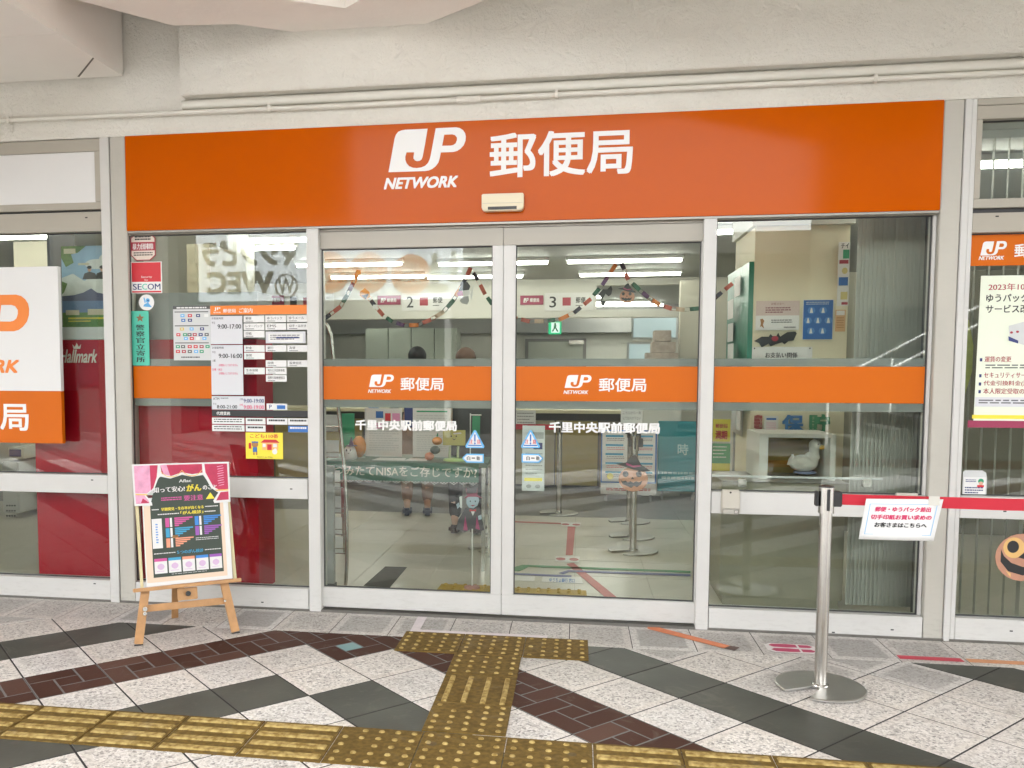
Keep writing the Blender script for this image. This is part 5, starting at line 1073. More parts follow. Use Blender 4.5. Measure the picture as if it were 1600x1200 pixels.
b1 = bat([(1178, 533), (1190, 526), (1201, 526), (1204, 522), (1207, 525), (1213, 525), (1216, 520), (1219, 526), (1230, 519), (1243, 518), (1245, 521), (1240, 532), (1232, 533), (1226, 538), (1222, 535), (1212, 538), (1204, 541), (1201, 537), (1190, 543), (1186, 536)], .985, 'black paper bat with spread wings pinned on the beige partition')
c = px3(1211, 529, .984); MB().ball(c, .02, .002, .016).build('face', MRED, b1)
# paper witch on upper left door
y = .4; o = thing('witch_cutout', 'small paper witch cutout hanging at the paper chain by the middle stiles', 'decoration', px3(728, 475, y))
cut('hat', [(716, 455), (722, 444), (730, 440), (735, 447), (733, 453)], cape, -.003); cut('body', [(722, 464), (732, 462), (733, 470), (730, 476), (722, 474), (718, 470)], GREY, 0); cut('face', [(724, 452), (734, 450), (736, 458), (730, 463), (724, 461)], PAPER, -.002); cut('hair', [(714, 458), (722, 452), (724, 462), (716, 463)], mg, -.001); cut('broom', [(735, 462), (739, 446), (740, 447), (737, 470)], LGREY, .001)
o = thing('hanging_pumpkin', 'orange paper pumpkins hanging at the paper chain above counter sign 2', 'decoration', px3(565, 470, y)); 
cut('pumpkin', [(556, 424), (563, 422), (564, 428), (557, 430)], M('orn_orange', (.65, .25, .03)), 0); cut('pumpkin', [(562, 456), (570, 450), (577, 456), (579, 464), (570, 468), (562, 462)], M('orn_orange', (.65, .25, .03)), 0); cut('hat', [(564, 462), (576, 459), (572, 468)], cape, -.003); cut('ghost', [(583, 476), (590, 476), (589, 483), (582, 482)], PAPER, 0)

# paper chains
CHC = [M('link_orange', (.62, .2, .04), .6), M('link_purple', (.12, .05, .14), .6), M('link_green', (.03, .12, .07), .6), M('link_cream', (.55, .42, .3), .6), M('link_red', (.5, .12, .08), .6), M('link_black', (.03, .03, .05), .6)]
def chain(path, label, y=.5):
    o = thing('paper_chain', label, 'garland', px3(*path[0], y), 'halloween paper chains'); pts = [px3(u, v, y) for u, v in path]; dist = 0; step = .038; P_ = [Vector(p) for p in pts]; out = []
    for a, b in zip(P_, P_[1:]):
        n = max(1, round((b - a).length / step))
        for k in range(n): out.append((a + (b - a) * (k / n), a + (b - a) * ((k + 1) / n)))
    for k, (a, b) in enumerate(out):
        d = (b - a).normalized(); c = (a + b) / 2; nrm = Vector((0, 1, 0)) if k % 2 else d.cross(Vector((0, 1, 0))); L2 = (b - a).length * .68; hw = .011; side = d.cross(nrm)
        vs_ = []; n = 10
        for q in range(n):
            t = 2 * math.pi * q / n; e = c + d * (L2 * math.cos(t)) + nrm * (.011 * math.sin(t)); vs_ += [e - side * hw, e + side * hw]
        MB().add(vs_, [(2 * q, (2 * q + 2) % (2 * n), (2 * q + 3) % (2 * n), 2 * q + 1) for q in range(n)]).build('link', CHC[(k * 5 + k // 3) % 6], o)
chain([(500, 504), (515, 492), (531, 480), (542, 462), (556, 434), (560, 424)], 'paper chain rising from the left edge of the left door')
chain([(575, 463), (586, 478), (598, 492), (612, 502), (630, 508), (652, 508), (672, 500), (692, 488), (708, 470), (722, 446), (735, 420)], 'long paper chain sagging below counter sign 2')
chain([(735, 420), (746, 436), (757, 458), (768, 474), (785, 487), (806, 497), (826, 502), (848, 502), (875, 499), (898, 488), (922, 468), (942, 444), (955, 424), (968, 405)], 'paper chain crossing from the middle stiles to the high peak')
chain([(968, 405), (975, 420), (981, 436), (998, 452), (1012, 464), (1030, 476), (1048, 482), (1068, 484), (1092, 482), (1108, 474), (1126, 458), (1143, 444)], 'paper chain descending right from the high peak')

# brochure rack with curved chrome tube inside left door
xr, yr = -1.2, .55; rk = thing('brochure_rack', 'brochure rack with a curved chrome tube at the left of the doorway', 'rack', (xr, yr, 0))
pts = [px3(u, v, .5) for u, v in ((500, 502), (506, 503), (512, 510), (517, 524), (521, 560), (526, 610), (531, 660), (537, 720), (541, 780), (542, 830), (542, 880), (540, 914))]
MB().tube(pts, .011, 10).build('tube', STEEL, rk, smooth=True)
for k, v in enumerate((648, 688, 735, 775, 808, 838)):
    x0, x1_, z0_, z1_ = pxrect(506 + k, v, 528 + k * 1.6, v + 26, .56); MB().box(x0, x1_, .56, .563, z0_, z1_).build('leaflet', [PAPER, LGREY, PAPER, LGREY, PAPER, PAPER][k], rk); mb = MB(); mb.cyl((x0 - .02, .55, z0_), (x1_ + .02, .55, z0_), .004, n=6); mb.cyl((x0 - .02, .55, z0_ + .03), (x1_ + .02, .55, z0_ + .03), .003, n=6); mb.build('tray', STEEL, rk)
# stiles of the inner (parked) panel left edge: an umbrella stand
x0, x1_, z0_, z1_ = pxrect(505, 728, 521, 916, .3); o = thing('post_stand', 'narrow grey metal stand just inside the left door edge', 'stand', (x0, .3, 0)); MB().box(x0, x1_, .3, .34, .004, z1_).build('panel', GREY, o, .002); MB().box(x0 - .005, x1_ + .005, .29, .35, .004, .08).build('foot', DGREY, o, .002)
# strip notice behind the right door glass, small notices
def pxsheet(px, y, mat, name, label, cat, mats=None, fn=None):
    x0, x1_, z0_, z1_ = pxrect(*px, y); o = sheet(name, label, cat, x0, x1_, z0_, z1_, y, mat)
    if fn: A = Art(x0, x1_, z0_, z1_, y, mats); fn(A); A.done(o)
    return o
def f1(A): A.r(.4, .95, .1, .2, 0); A.r(.5, .9, .26, .36, 1); A.lines(.15, .9, .42, .78, 6, 0, 1, .3); A.r(.1, .9, .8, .85, 2); A.c(.3, .93, .12, .03, 0, 1); A.c(.7, .93, .12, .03, 0, 1)
pxsheet((816, 665, 851, 767), gd + .012, LGREY, 'strip_notice', 'long pale notice strip inside the right door behind its stickers', 'notice', [GREY, NAVY, YEL], f1)
def f2(A): A.lines(.1, .9, .15, .85, 4, 0, 1, .35)
pxsheet((805, 641, 837, 668), 4.9, PAPER, 'small_sign', 'small white card notice on the counter by the right door stile', 'notice', [GREY], f2)
def f3(A): A.t('こちらから一列', .1, .92, .12, .34, 0, 2, .0); A.t('にてお入り下さい', .1, .92, .5, .72, 0, 2, .0)
pxsheet((970, 640, 1004, 662), 1.86, PAPER, 'small_sign', 'white card of handwriting on top of the nearest indoor belt post', 'notice', [BLK], f3)

# ================================================================== PEOPLE IN THE HALL (seen from behind)
def skinmesh(nodes, edges, name, mat, parent, sub=2):
    me = bpy.data.meshes.new('sk'); me.from_pydata([n[0] for n in nodes], edges, []); ob = bpy.data.objects.new('sk', me); COL.objects.link(ob)
    m = ob.modifiers.new('k', 'SKIN'); m.use_smooth_shade = True; s = ob.modifiers.new('s', 'SUBSURF'); s.levels = sub; s.render_levels = sub
    for i, n in enumerate(nodes): me.skin_vertices[0].data[i].radius = (n[1], n[2] if len(n) > 2 else n[1])
    me.skin_vertices[0].data[0].use_root = True
    ev = ob.evaluated_get(bpy.context.evaluated_depsgraph_get()); out = bpy.data.meshes.new_from_object(ev); bpy.data.objects.remove(ob)
    out.materials.clear(); out.materials.append(mat); out.name = name
    o = bpy.data.objects.new(name, out); COL.objects.link(o); o.parent = parent; return o
def person(x, y, H, rz, label, hair, top, trous, shoe, longh=False):
    p = thing('person', label, 'person', (0, 0, 0), local=True); k = H / 1.65
    V = lambda a, b, c: (a * k, b * k, c * k)
    nodes = [(V(0, 0, .92), .13 * k, .1 * k), (V(0, 0, 1.1), .115 * k, .09 * k), (V(0, .0, 1.3), .14 * k, .095 * k), (V(0, 0, 1.37), .09 * k, .07 * k), (V(0, .01, 1.43), .047 * k, .047 * k), (V(0, .015, 1.49), .062 * k, .07 * k), (V(0, .02, 1.56), .075 * k, .09 * k), (V(0, .015, 1.61), .05 * k, .06 * k),
             (V(-.1, 0, .86), .085 * k, .085 * k), (V(-.1, .01, .5), .052 * k, .055 * k), (V(-.1, -.01, .3), .05 * k, .052 * k), (V(-.1, -.01, .09), .033 * k), (V(-.105, .11, .035), .035 * k, .025 * k),
             (V(.1, 0, .86), .085 * k, .085 * k), (V(.1, .01, .5), .052 * k, .055 * k), (V(.1, -.01, .3), .05 * k, .052 * k), (V(.1, -.01, .09), .033 * k), (V(.105, .11, .035), .035 * k, .025 * k),
             (V(-.18, 0, 1.32), .05 * k), (V(-.23, 0, 1.08), .038 * k), (V(-.2, .14, .9), .03 * k), (V(-.18, .22, .89), .022 * k, .03 * k), (V(.18, 0, 1.32), .05 * k), (V(.23, 0, 1.08), .038 * k), (V(.2, .14, .9), .03 * k), (V(.18, .22, .89), .022 * k, .03 * k)]
    ed = [(0, 1), (1, 2), (2, 3), (3, 4), (4, 5), (5, 6), (6, 7), (0, 8), (8, 9), (9, 10), (10, 11), (11, 12), (0, 13), (13, 14), (14, 15), (15, 16), (16, 17), (2, 18), (18, 19), (19, 20), (20, 21), (2, 22), (22, 23), (23, 24), (24, 25)]
    skinmesh(nodes, ed, 'body', SKIN, p)
    g = 1.16; gr = lambda i, f=g: (nodes[i][0], *(r * f for r in nodes[i][1:]))
    skinmesh([gr(0, 1.2), gr(1), gr(2), gr(3, 1.1), gr(18, 1.2), gr(19, 1.25), (V(-.205, .11, .93), .042 * k), gr(22, 1.2), gr(23, 1.25), (V(.205, .11, .93), .042 * k)], [(0, 1), (1, 2), (2, 3), (2, 4), (4, 5), (5, 6), (2, 7), (7, 8), (8, 9)], 'shirt', top, p)
    skinmesh([gr(0, 1.14), gr(8, 1.2), gr(9, 1.4), (V(-.1, 0, .12), .055 * k), gr(13, 1.2), gr(14, 1.4), (V(.1, 0, .12), .055 * k)], [(0, 1), (1, 2), (2, 3), (0, 4), (4, 5), (5, 6)], 'trousers', trous, p)
    for s in (-1, 1): MB().prism([(0, 0), (0, 0), (0, 0)], 0, 0); MB().box(s * .102 * k - .045 * k, s * .102 * k + .045 * k, -.07 * k, .19 * k, .002, .075 * k).build('shoe', shoe, p, .02)
    mb = MB(); mb.ball((0, -.012 * k, 1.575 * k), .092 * k, .105 * k, .098 * k, 18)
    if longh: mb.ball((0, -.05 * k, 1.49 * k), .09 * k, .07 * k, .11 * k, 16)
    mb.build('hair', hair, p, smooth=True)
    mb = MB()
    for s in (-1, 1): mb.ball((s * .03 * k, .098 * k, 1.54 * k), .01 * k, .006 * k, .006 * k)
    mb.build('eyes', BLK, p)
    p.location = (x, y, .004); p.rotation_euler = (0, 0, rz); return p
HB = M('hair_black', (.012, .011, .01), .6); HR = M('hair_brown', (.12, .06, .03), .6)
a = fl(667, 806); person(at(652, 700, a[1])[0], a[1], 1.50, .15, 'person with black hair in dark shoes standing at the counter behind the table', HB, M('cloth_grey', (.3, .3, .29), .8), M('cloth_khaki', (.3, .2, .15), .8), M('shoe_navy', (.03, .04, .08), .6))
a = fl(722, 834); person(at(728, 700, a[1])[0], a[1], 1.47, -.2, 'person with brown hair and black trousers behind the vampire cutout', HR, M('cloth_sand', (.5, .42, .33), .8), M('cloth_black', (.018, .018, .02), .8), M('shoe_brown', (.06, .035, .025), .5), True)

# ================================================================== LEFT SIDE INTERIOR
rackm = thing('card_display', 'crimson greeting card display with a white script name behind the glass', 'display', (-2.4, .34, 0))
rx0_ = at(58, 800, .14)[0]; rx1_ = at(404, 800, .14)[0]; rz_t = at(140, 531, .14)[1]
MB().box(rx0_, rx1_, .14, .4, .05, rz_t).build('back_panel', CRIM, rackm, .002)
lx0 = at(97, 520, .14)[0]; MB().box(lx0, at(205, 520, .14)[0], .13, .4, rz_t + .001, at(140, 511, .14)[1]).build('ledge', LGREY, rackm, .002)
MB().box(at(207, 500, .16)[0], rx1_, .16, .4, rz_t + .001, at(300, 457, .16)[1]).build('upper_panel', M('display_grey', (.3, .3, .29), .5, var=.08), rackm, .002)
hx0, hx1, hz0, hz1 = pxrect(93, 546, 152, 567, .138)
mb = MB(); text(mb, 'Hallmark', hx0, hx1, hz0, hz1, .1385, 0, .022, .35); cx_, cz_ = at(120, 545, .138)
mb.add([(cx_ + dx * .021, .1385, cz_ + dz * .03) for dx, dz in ((-1, 0), (1, 0), (1.3, .9), (.6, .35), (0, 1.1), (-.6, .35), (-1.3, .9))], [(0, 1, 2, 3, 4, 5, 6)]); mb.build('lettering', M('letter_cream', (.7, .66, .58), .5), rackm)
x0, x1_, z0_, z1_ = pxrect(97, 384, 185, 514, .3)
o = sheet('landscape_poster', 'landscape poster of a blue mountain, lake and two dark coated people', 'poster', x0, x1_, z0_, z1_, .3, M('poster_sky', (.3, .45, .62), .4), .01)
A = Art(x0, x1_, z0_, z1_, .3, [M('p_cloud', (.7, .72, .7), .5, var=.15, vs_=20), M('p_mount', (.08, .1, .2), .5), M('p_lake', (.12, .22, .42), .5), M('p_field', (.1, .26, .05), .5, var=.3, vs_=60), M('p_leaf', (.12, .22, .05), .5, var=.4, vs_=40), BLK, SKIN, YEL, M('p_cream', (.6, .55, .4), .5)])
A.p([(0, .38), (.2, .33), (.4, .42), (.6, .35), (1, .4), (1, .62), (0, .62)], 0); A.c(.62, .22, .2, .06, 0); A.c(.85, .16, .18, .07, 0)
A.p([(0, .6), (.2, .59), (.38, .56), (.52, .51), (.62, .56), (.75, .58), (.9, .55), (1, .56), (1, .68), (0, .68)], 1, 2); A.r(0, 1, .66, .82, 2, 3); A.r(0, 1, .8, 1, 3, 4); A.r(.06, .3, .77, .83, 8, 5); A.r(.45, .85, .76, .83, 8, 5); A.r(.1, .8, .86, .88, 7, 5); A.r(.1, .5, .9, .91, 7, 5)
A.p([(0, 0), (.45, 0), (.3, .08), (.18, .1), (.22, .2), (.08, .25), (0, .14)], 4, 3); A.p([(0, .42), (.1, .45), (.04, .55), (0, .58)], 4, 3); A.r(.05, .26, .03, .09, 8, 4); A.r(.3, .5, .205, .23, 8, 4)
for u in (.5, .72): A.c(u, .28, .035, .032, 6, 5); A.c(u, .258, .042, .02, 5, 6); A.p([(u - .13, .4), (u - .09, .33), (u, .31), (u + .1, .33), (u + .14, .4)], 5, 4)
A.done(o)
# left room wall pieces
xw = at(22, 420, 3.0)[0]; MB().box(xw, at(92, 420, 3.0)[0], 3.0, 3.3, 0, ZC - .001).build('pier', BEIGE, iw)
xa, xb = at(93, 420, .75)[0], at(97, 420, .75)[0]; MB().box(xa, xb, .62, .9, 0, 2.3).build('display_edge', DGREY, iw)
# beige pier seen in the left window with stepped top
x0, x1_, z0_, z1_ = pxrect(228, 382, 328, 460, 1.4); MB().box(-2.75, x1_, 1.4, 2.1, 0, z1_).build('pier', M('pier_beige', (.56, .53, .38), .6), iw)
x0b, x1b, _, zb = pxrect(310, 355, 362, 460, 2.4); MB().box(-3.6, at(356, 400, 2.4)[0], 2.4, 3.0, 0, ZC - .001).build('pier', M('pier_greyish', (.42, .41, .34), .6), iw)
o = thing('hall_ashtray', 'narrow chrome dispenser standing on top of the beige pier', 'dispenser', px3(303, 455, 1.5)); xx, zz = at(303, 456, 1.45)
MB().cyl((xx, 1.45, z1_), (xx, 1.45, z1_ + .0), .03, n=16); MB().lathe((xx, 1.45, zz), [(.03, 0), (.032, .12), (.02, .16), (.004, .18)], 16).build('body', STEEL, o, smooth=True)
# atm machine far left
am = thing('cash_machine', 'grey cash machine with a small screen in the far left room', 'machine', (-4.0, 2.6, 0)); x0, x1_, z0_, z1_ = pxrect(4, 722, 30, 862, 2.4)
MB().box(x0, x1_, 2.4, 3.0, .05, z1_).build('cabinet', M('atm_grey', (.5, .5, .46), .5), am, .01); x0, x1_, z0_, z1_ = pxrect(18, 698, 42, 716, 2.5); MB().box(x0, x1_, 2.45, 2.9, z0_, z1_).build('screen_box', M('atm_cream', (.6, .58, .48), .5), am, .008); MB().box(x0 + .02, x1_ - .02, 2.44, 2.449, z0_ + .02, z1_ - .02).build('screen', NAVY, am)
x0, x1_, z0_, z1_ = pxrect(29, 716, 58, 835, 2.7); MB().box(x0, x1_ + .2, 2.7, 3.2, .05, z1_).build('dark_case', BLK, am, .01)
mb = MB()
for a in range(4):
    for b2 in range(5): xx, zz = at(11 + a * 4, 790 + b2 * 8, 2.395); mb.box(xx - .006, xx + .006, 2.392, 2.399, zz - .006, zz + .006)
mb.build('vent', DGREY, am)

# ================================================================== RIGHT SIDE INTERIOR
y = .985
def g1(A): A.r(0, 1, 0, .5, 0); A.t('お客さまへ', .35, .65, .06, .14, 1, 2, .01); A.lines(.22, .8, .22, .44, 3, 1, 2, .5); A.p([(.1, .62), (.16, .6), (.2, .68), (.17, .8), (.2, .94), (.13, .86), (.1, .9), (.12, .76)], 2, 2); A.lines(.36, .84, .64, .78, 2, 3, 2, .45); A.lines(.65, .92, .88, .94, 1, 3, 2, .6)
pxsheet((1181, 470, 1249, 516), y, PAPER, 'notice_sheet', 'white notice with a pink upper half pinned above the paper bat', 'notice', [M('print_palepink', (.6, .48, .44), .5), M('print_wine', (.25, .08, .1), .5), BRN, DGREY], g1)
def g2(A):
    for (u, v) in ((.28, .27), (.66, .27), (.18, .52), (.5, .52), (.84, .52), (.28, .78), (.66, .78)): A.c(u, v, .13, .09, 1, 2, 8); A.p([(u - .05, v + .06), (u - .02, v - .06), (u + .02, v - .06), (u + .05, v + .06)], 0, 3)
    A.r(.02, .98, .015, .985, 2, 1); A.lines(.1, .85, .06, .15, 2, 0, 2, .3)
pxsheet((1254, 468, 1302, 531), y, PAPER, 'notice_sheet', 'blue pictogram sheet of hygiene advice pinned on the partition', 'notice', [PAPER, M('pict_blue', (.08, .22, .5), .5), M('pict_deep', (.02, .12, .36), .5)], g2)
def g3(A): A.t('お支払い関係', .22, .76, .36, .72, 0, 2, .04); A.c(.04, .1, .012, .05, 0, 1); A.c(.96, .1, .012, .05, 0, 1)
pxsheet((1175, 542, 1269, 566), y, PAPER, 'notice_sheet', 'wide white strip with heavy black writing just above the orange band', 'notice', [BLK], g3)
def g4(A): A.t('チイ', .2, .9, .02, .1, 0, 2, .03); A.r(.4, .95, .12, .26, 1); A.r(.1, .9, .28, .34, 2); A.c(.6, .45, .25, .05, 3); A.r(.1, .9, .55, .68, 4); A.r(.3, .9, .78, .9, 3); A.r(.4, .95, .94, .98, 2)
pxsheet((1309, 378, 1327, 478), y, PAPER, 'tall_notice', 'tall narrow poster of coloured pictures on the partition edge', 'poster', [BLK, GREEN, MRED, M('p_sand', (.6, .5, .2), .5), BLUE], g4)
pxsheet((1305, 484, 1321, 518), y, M('print_peach', (.6, .36, .18), .5), 'notice_sheet', 'small peach coloured notice below the tall narrow poster', 'notice', [PAPER, BRN], lambda A: (A.r(.1, .9, .04, .25, 0), A.lines(.15, .85, .35, .9, 5, 1, 1, .4)))
# green board on the partition's left side
sgb = thing('side_board', 'green framed board with crumpled leaflets on the side of the partition', 'board', (cx0 - .02, 1.3, 1.2)); zt, zb_ = at(1160, 415, 1.2)[1], at(1160, 640, 1.2)[1]
MB().box(cx0 - .03, cx0 - .001, 1.0, 1.75, zb_, zt).build('board', M('board_green', (.02, .2, .12), .35, bump=.004, bs=14), sgb, .002)
mb = MB(); random.seed(11)
for k in range(7):
    zc = zt - .12 - k * .14; yc = random.uniform(1.1, 1.55); mb.box(cx0 - .045 - .03 * (k % 2), cx0 - .0435 - .03 * (k % 2), yc - .1, yc + .1, zc - .06, zc + .06)
mb.build('leaflets', PAPER, sgb)
# coloured characters above the box, plush duck in the box
o = thing('wall_letters', 'large cut paper characters in red blue and green above the duck box', 'lettering', px3(1240, 680, .985))
for ch, px, mt in (('郵', (1178, 648, 1191, 676), M('cut_red', (.36, .08, .07), .6)), ('便', (1175, 690, 1184, 712), MATS['cut_red']), ('保', (1222, 648, 1256, 676), M('cut_blue', (.05, .17, .4), .6)), ('貯', (1263, 647, 1297, 676), M('cut_green', (.05, .25, .12), .6))):
    x0, x1_, z0_, z1_ = pxrect(*px, .985); mb = MB(); text(mb, ch, x0, x1_, z0_, z1_, .984, 0, .045); q = mb.build('character', mt, o); s_ = q.modifiers.new('s', 'SOLIDIFY'); s_.thickness = .004
pxsheet((1194, 650, 1216, 676), .975, PAPER, 'pinned_leaflet', 'white leaflet with blue heading pinned between the cut paper characters', 'leaflet', [BLUE, PINK], lambda A: (A.r(.15, .85, .12, .24, 0), A.lines(.15, .85, .4, .9, 4, 1, 1, .3)))
bx0, bx1_, bz0_, bz1_ = pxrect(1186, 678, 1306, 750, .6)
sb = thing('display_box', 'white open display box with olive inside on the low cabinet', 'box', ((bx0 + bx1_) / 2, .6, bz0_))
t_ = .03
for nm, a in (('side_panel', (bx0, bx0 + t_ * 1.6, bz0_, bz1_)), ('side_panel', (bx1_ - t_, bx1_, bz0_, bz1_)), ('top_panel', (bx0 + t_ * 1.6, bx1_ - t_, bz1_ - .022, bz1_))): MB().box(a[0], a[1], .6, .975, a[2], a[3]).build(nm, IWHITE, sb, .002)
MB().box(bx0 + .02, bx1_ - .02, .95, .97, bz0_, bz1_ - .023).build('back_panel', M('box_olive', (.3, .23, .05), .6), sb); MB().box(bx0 + .05, bx1_ - .03, .94, .949, bz0_ + .035, bz0_ + .075).build('inner_band', M('box_amber', (.4, .2, .02), .6), sb)
lz = bz0_; lc = thing('low_cabinet', 'low grey olive cabinet below the duck box behind the right window', 'cabinet', (1.1, .55, 0))
lx1 = at(1322, 760, .5)[0]; LOW = M('low_olive', (.27, .25, .18), .5, var=.08); MB().box(.8, lx1, .5, .99, .05, lz - .002).build('body', LOW, lc, .004); MB().box(.8, lx1 + .01, .48, .99, lz - .0015, lz + .0).build('top', M('low_top', (.3, .3, .27), .4), lc); MB().box(.82, lx1 - .02, .505, .97, .004, .049).build('plinth', LOW, lc)
dk = thing('plush_duck', 'white plush duck with a yellow bill sitting in the display box', 'plush toy', px3(1262, 741, .72)); DW = M('plush_white', (.74, .72, .64), .95, var=.12, vs_=60, bump=.004, bs=220); yy = .74
def P3(u, v, y_=yy): return px3(u, v, y_)
x_, _, z_ = P3(1258, 727); 
dk.location = (x_, yy, z_ + .012)
ORG[dk] = Vector((0, 0, 0)); mb = MB()
mb.ball((-.01, 0, 0), .078, .055, .05, 20); mb.ball((.03, 0, .022), .042, .042, .045, 16); mb.lathe((.045, 0, .03), [(.036, 0), (.027, .03), (.026, .055), (.03, .07)], 16); mb.ball((.05, 0, .105), .034, .032, .034, 18); mb.lathe((-.07, 0, .0), [(.03, -.01), (.022, .02), (.004, .05)], 12)
mb.build('body', DW, dk, smooth=True); mb = MB(); mb.ball((.084, -.008, .094), .028, .018, .013, 12); mb.build('bill', M('bill_yellow', (.7, .42, .04), .5), dk, smooth=True)
mb = MB(); mb.ball((.06, -.03, .112), .0045, .003, .0045, 8); mb.build('eye', BLK, dk); MB().ball((-.02, -.04, .012), .045, .016, .028, 12).build('wing', DW, dk, smooth=True); MB().lathe((0, 0, -.056), [(.062, 0), (.06, .01)], 18).build('base', M('duck_base', (.2, .24, .38), .6), dk)
# yellow and green posters at the left edge of the right window
YP = M('poster_yellow', (.62, .55, .06), .5)
pxsheet((1112, 655, 1141, 690), 1.9, YP, 'side_poster', 'yellow poster with red characters at the left edge of the right window', 'poster', [MRED, PAPER], lambda A: (A.t('郵便局', .2, .85, .2, .4, 0, 2, .04), A.t('満期', .2, .85, .5, .9, 0, 2, .04)))
pxsheet((1111, 693, 1141, 736), 1.9, M('poster_green', (.06, .3, .12), .5), 'side_poster', 'green poster with yellow foot below the yellow one', 'poster', [YP, PAPER], lambda A: (A.r(0, 1, .72, 1, 0), A.lines(.1, .8, .1, .6, 4, 1, 1, .3)))
o = thing('sheet_stand', 'leaning white leaflet sheets on a stand left of the duck box', 'leaflet', px3(1155, 690, 1.2)); x0, x1_, z0_, z1_ = pxrect(1143, 642, 1168, 680, 1.2); MB().add([(x0, 1.2, z0_ + .03), (x1_, 1.25, z0_ - .03), (x1_, 1.25, z1_), (x0, 1.2, z1_ + .01)], [(0, 1, 2, 3)]).build('sheet', PAPER, o); MB().cyl((x0 + .03, 1.27, .0), (x0 + .03, 1.27, z1_), .008, n=8).build('stand', GREY, o)
tag(MB().box(at(1144, 700, 1.35)[0], cx0 - .05, 1.35, 1.37, .004, at(1150, 640, 1.35)[1]).build('white_panel', IWHITE, None, org=Vector((.9, 1.35, 0))), 'plain white panel standing beside the partition behind the leaflets', 'panel')
# glass rail with clamps
rl = thing('window_rail', 'thin metal rail with two clamps across the right window inside', 'rail', (1.1, .16, .75)); a = at(1112, 743, .16); b_ = at(1379, 749, .16)
MB().box(a[0], b_[0], .155, .165, a[1] - .006, a[1] + .004).build('bar', LGREY, rl, .001)
for u in (1160, 1355): c = at(u, 752, .15); MB().box(c[0] - .02, c[0] + .02, .145, .175, c[1] - .03, c[1] + .012).build('clamp', STEEL, rl, .003)
# vertical blinds
SL = M('blind_fabric', (.45, .45, .40), .8, var=.06)
def blinds(x0, x1_, y, z0_, z1_, n, ang, label, wd=.09):
    o = thing('vertical_blinds', label, 'blinds', ((x0 + x1_) / 2, y, z0_)); MB().box(x0, x1_, y - .02, y + .02, z1_, z1_ + .04).build('head_rail', LGREY, o, .002)
    for k in range(n):
        x = x0 + (x1_ - x0) * (k + .5) / n; a = math.radians(ang + random.uniform(-5, 5)); dx = wd / 2 * math.cos(a); dy = wd / 2 * math.sin(a)
        MB().add([(x - dx, y - dy, z0_), (x + dx, y + dy, z0_), (x + dx, y + dy, z1_), (x - dx, y - dy, z1_), (x - dx + .0012, y - dy - .001, z0_), (x + dx + .0012, y + dy - .001, z0_), (x + dx + .0012, y + dy - .001, z1_), (x - dx + .0012, y - dy - .001, z1_)],
                 [(0, 1, 2, 3), (7, 6, 5, 4), (0, 3, 7, 4), (1, 5, 6, 2)]).build('slat', SL, o)
blinds(at(1334, 600, .4)[0], 1.80, .4, .06, 2.2, 18, 34, 'closed grey vertical blinds at the right end of the right window', .045)
blinds(1.86, 3.9, .3, .06, 2.46, 30, 76, 'open pale vertical blinds behind the far right window', .075)
tag(MB().box(1.75, 1.85, .3, .36, 0.004, 2.4).build('inner_post', DGREY, None, org=Vector((1.8, .3, 0))), 'dark inner post behind the pillar between the right windows', 'post')
# bits seen beyond the far right blinds
MB().box(1.9, 5.9, 3.0, 3.1, 0, 2.1).build('inner_wall', M('wall_olive', (.2, .19, .14), .6), iw)
mb = MB(); cc = at(1500, 540, .2); o = tag(MB().prism([at(u, v, .16) for u, v in ((1503, 490), (1514, 500), (1521, 540), (1519, 580), (1508, 616), (1501, 612), (1498, 560))], .16, .2).build('yellow_cushion', M('cushion_yg', (.5, .5, .16), .7, var=.2, vs_=30), None, org=Vector((cc[0], .16, 1.2))), 'yellow green cushion toy peeking out beside the right pillar', 'cushion')

# ================================================================== ACROSS THE PASSAGE (seen mirrored in the glass)
bd = thing('opposite_building', 'low dark shop building across the passage with wide shopfronts', 'building', (0, -13.5, 0))
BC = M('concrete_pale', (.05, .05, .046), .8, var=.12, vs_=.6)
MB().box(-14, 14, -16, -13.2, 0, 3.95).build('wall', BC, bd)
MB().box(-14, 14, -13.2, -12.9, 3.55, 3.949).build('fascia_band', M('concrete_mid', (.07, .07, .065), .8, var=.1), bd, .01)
for k in range(7):
    x = -12.5 + k * 3.6; f_ = MB().box(x, x + 2.9, -13.195, -13.15, .1, 2.35).build('shopfront', M('shop_frame', (.08, .075, .07), .4), bd); MB().box(x + .08, x + 2.82, -13.149, -13.14, .18, 2.27).build('pane', M('far_glass', (.03, .035, .04), .1), f_)
for sxn, w_ in ((-11.5, 1), (9.5, 1)): pass
by = -12.0
def mx(u, v): a = at(u, v, -by); return a[0], a[1]
bl, bt = mx(306, 352); br, bb_ = mx(722, 466)
bnr = thing('studio_banner', 'big pale blue banner for a pilates studio with gold medallions', 'banner', ((bl + br) / 2, by, bb_))
BP = M('banner_pale', (.62, .67, .72), .5); GD = M('medal_gold', (.46, .15, .015), .5); GD2 = M('medal_pale', (.62, .55, .42), .5); BRG = M('banner_char', (.06, .055, .035), .6)
MB().box(bl, br, by - .05, by, bb_, bt).build('board', BP, bnr)
for xx in (bl + .3, br - .3): MB().box(xx - .06, xx + .06, by - .2, by - .06, 0, bt).build('post', GREY, bnr)
mb = MB(); yb = by + .004
def mt(body, u0, v0, u1, v1, m, bold=.02, lay=0): a = mx(u0, (v0 + v1) / 2)[0]; c = mx(u1, (v0 + v1) / 2)[0]; text(mb, body, a, c, mx((u0 + u1) / 2, v1)[1], mx((u0 + u1) / 2, v0)[1], yb + .004 * lay, m, bold, 0, 1, True)
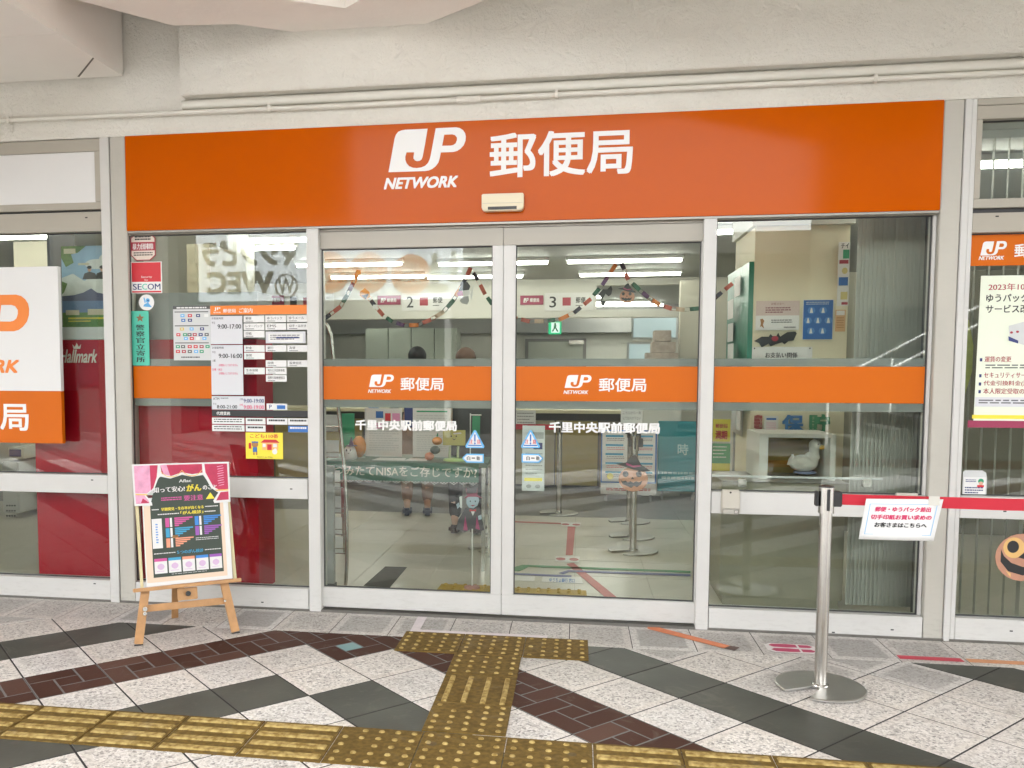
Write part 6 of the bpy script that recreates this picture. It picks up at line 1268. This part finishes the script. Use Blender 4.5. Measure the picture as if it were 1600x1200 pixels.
def mc(u, v, r, m, lay): c = mx(u, v); rr_ = abs(mx(u + r, v)[0] - c[0]); mb.add([(c[0] - rr_ * math.cos(t), yb + .004 * lay, c[1] + rr_ * math.sin(t)) for t in [k * math.pi / 18 for k in range(36)]], [tuple(range(36))], m)
mt('マシンピラ', 312, 374, 464, 415, 0, .05); mt('WEC', 320, 423, 425, 459, 0, .055); mc(445, 446, 18, 0, 1); mc(445, 446, 15.5, 3, 2); mt('W', 432, 434, 458, 458, 0, .01, 3)
for u, v, t_m in ((513, 425, '予約'), (573, 425, '通い放題'), (640, 428, '1回30分')):
    mc(u, v, 31, 1, 1); mc(u, v, 27.5, 2, 2); mc(u, v, 26.5, 1, 3); mt(t_m[:2], u - 13, v - 20, u + 13, v - 3, 2, .02, 4); mt(t_m[2:] or '不要', u - 17, v + 1, u + 17, v + 18, 2, .02, 4)
for (u, v, s) in ((678, 425, 1), (708, 415, .8)):                                       # printed exercising figures
    for du, dv, ru, rv in ((0, -24, 5, 7), (0, 0, 9, 18), (4, 24, 18, 7)):
        c = mx(u + du * s, v + dv * s); a_ = abs(mx(u + ru * s, v)[0] - mx(u, v)[0]); b_ = a_ * rv / ru
        mb.add([(c[0] - a_ * math.cos(t), yb + .004, c[1] + b_ * math.sin(t)) for t in [k * math.pi / 9 for k in range(18)]], [tuple(range(18))], 4)
mb.build('print', [BRG, GD, GD2, BP, M('print_figure', (.22, .22, .16), .6)], bnr)
for (xa, xb, ya, yb, h_, l) in ((4.3, 13.5, -12.9, -10.2, 8.5, 'tall dark stair tower across the passage, beside the staircase'), (-15, -8.0, -13.0, -12.15, 7.0, 'tall dark office block across the passage, behind the left column')):
    tw = thing('sky_blocker', l, 'building', ((xa + xb) / 2, yb, 0)); MB().box(xa, xb, ya, yb, 0, h_).build('wall', M('blocker_dark', (.07, .07, .062), .8, var=.2, vs_=.7), tw)  # unseen blocks added to cut off the sky mirrored in the sign
    n_ = int((xb - xa) / 1.5)
    for k in range(n_):
        for q in range(3): MB().box(xa + .25 + k * 1.5, xa + 1.25 + k * 1.5, yb + .001, yb + .04, 1.0 + q * 2.4, 2.3 + q * 2.4).build('window', M('far_glass', (.03, .035, .04), .1), tw)
# stairs with white handrails, mirrored in the right window
stc = thing('staircase', 'concrete staircase with white handrails rising across the passage', 'staircase', (5.5, -9, 0))
for k in range(12): MB().box(3.6 + k * .3, 8.2, -9.6, -8.0, k * .17 + .001, (k + 1) * .17).build('step', BC, stc)
for yy in (-9.55, -8.05):
    MB().tube([(3.5, yy, .95), (7.2, yy, 3.0), (8.2, yy, 3.0)], .022, 8).build('handrail', M('rail_grey', (.5, .5, .5), .4), stc)
    for k in range(0, 12, 3): MB().cyl((3.8 + k * .3, yy, (k + 1) * .17), (3.8 + k * .3, yy, (k + 1) * .17 + .83), .02, n=8).build('rail_post', LET, stc)
for x, l in ((-5.2, 'square concrete column at the canopy edge, left'), (5.4, 'square concrete column at the canopy edge, right')):
    tag(MB().box(x - .3, x + .3, -5.4, -4.8, -.004, 3.899).build('canopy_column', STUCCO, None, .01, org=Vector((x, -5.1, 0))), l, 'column')
print('objects', len(bpy.data.objects))
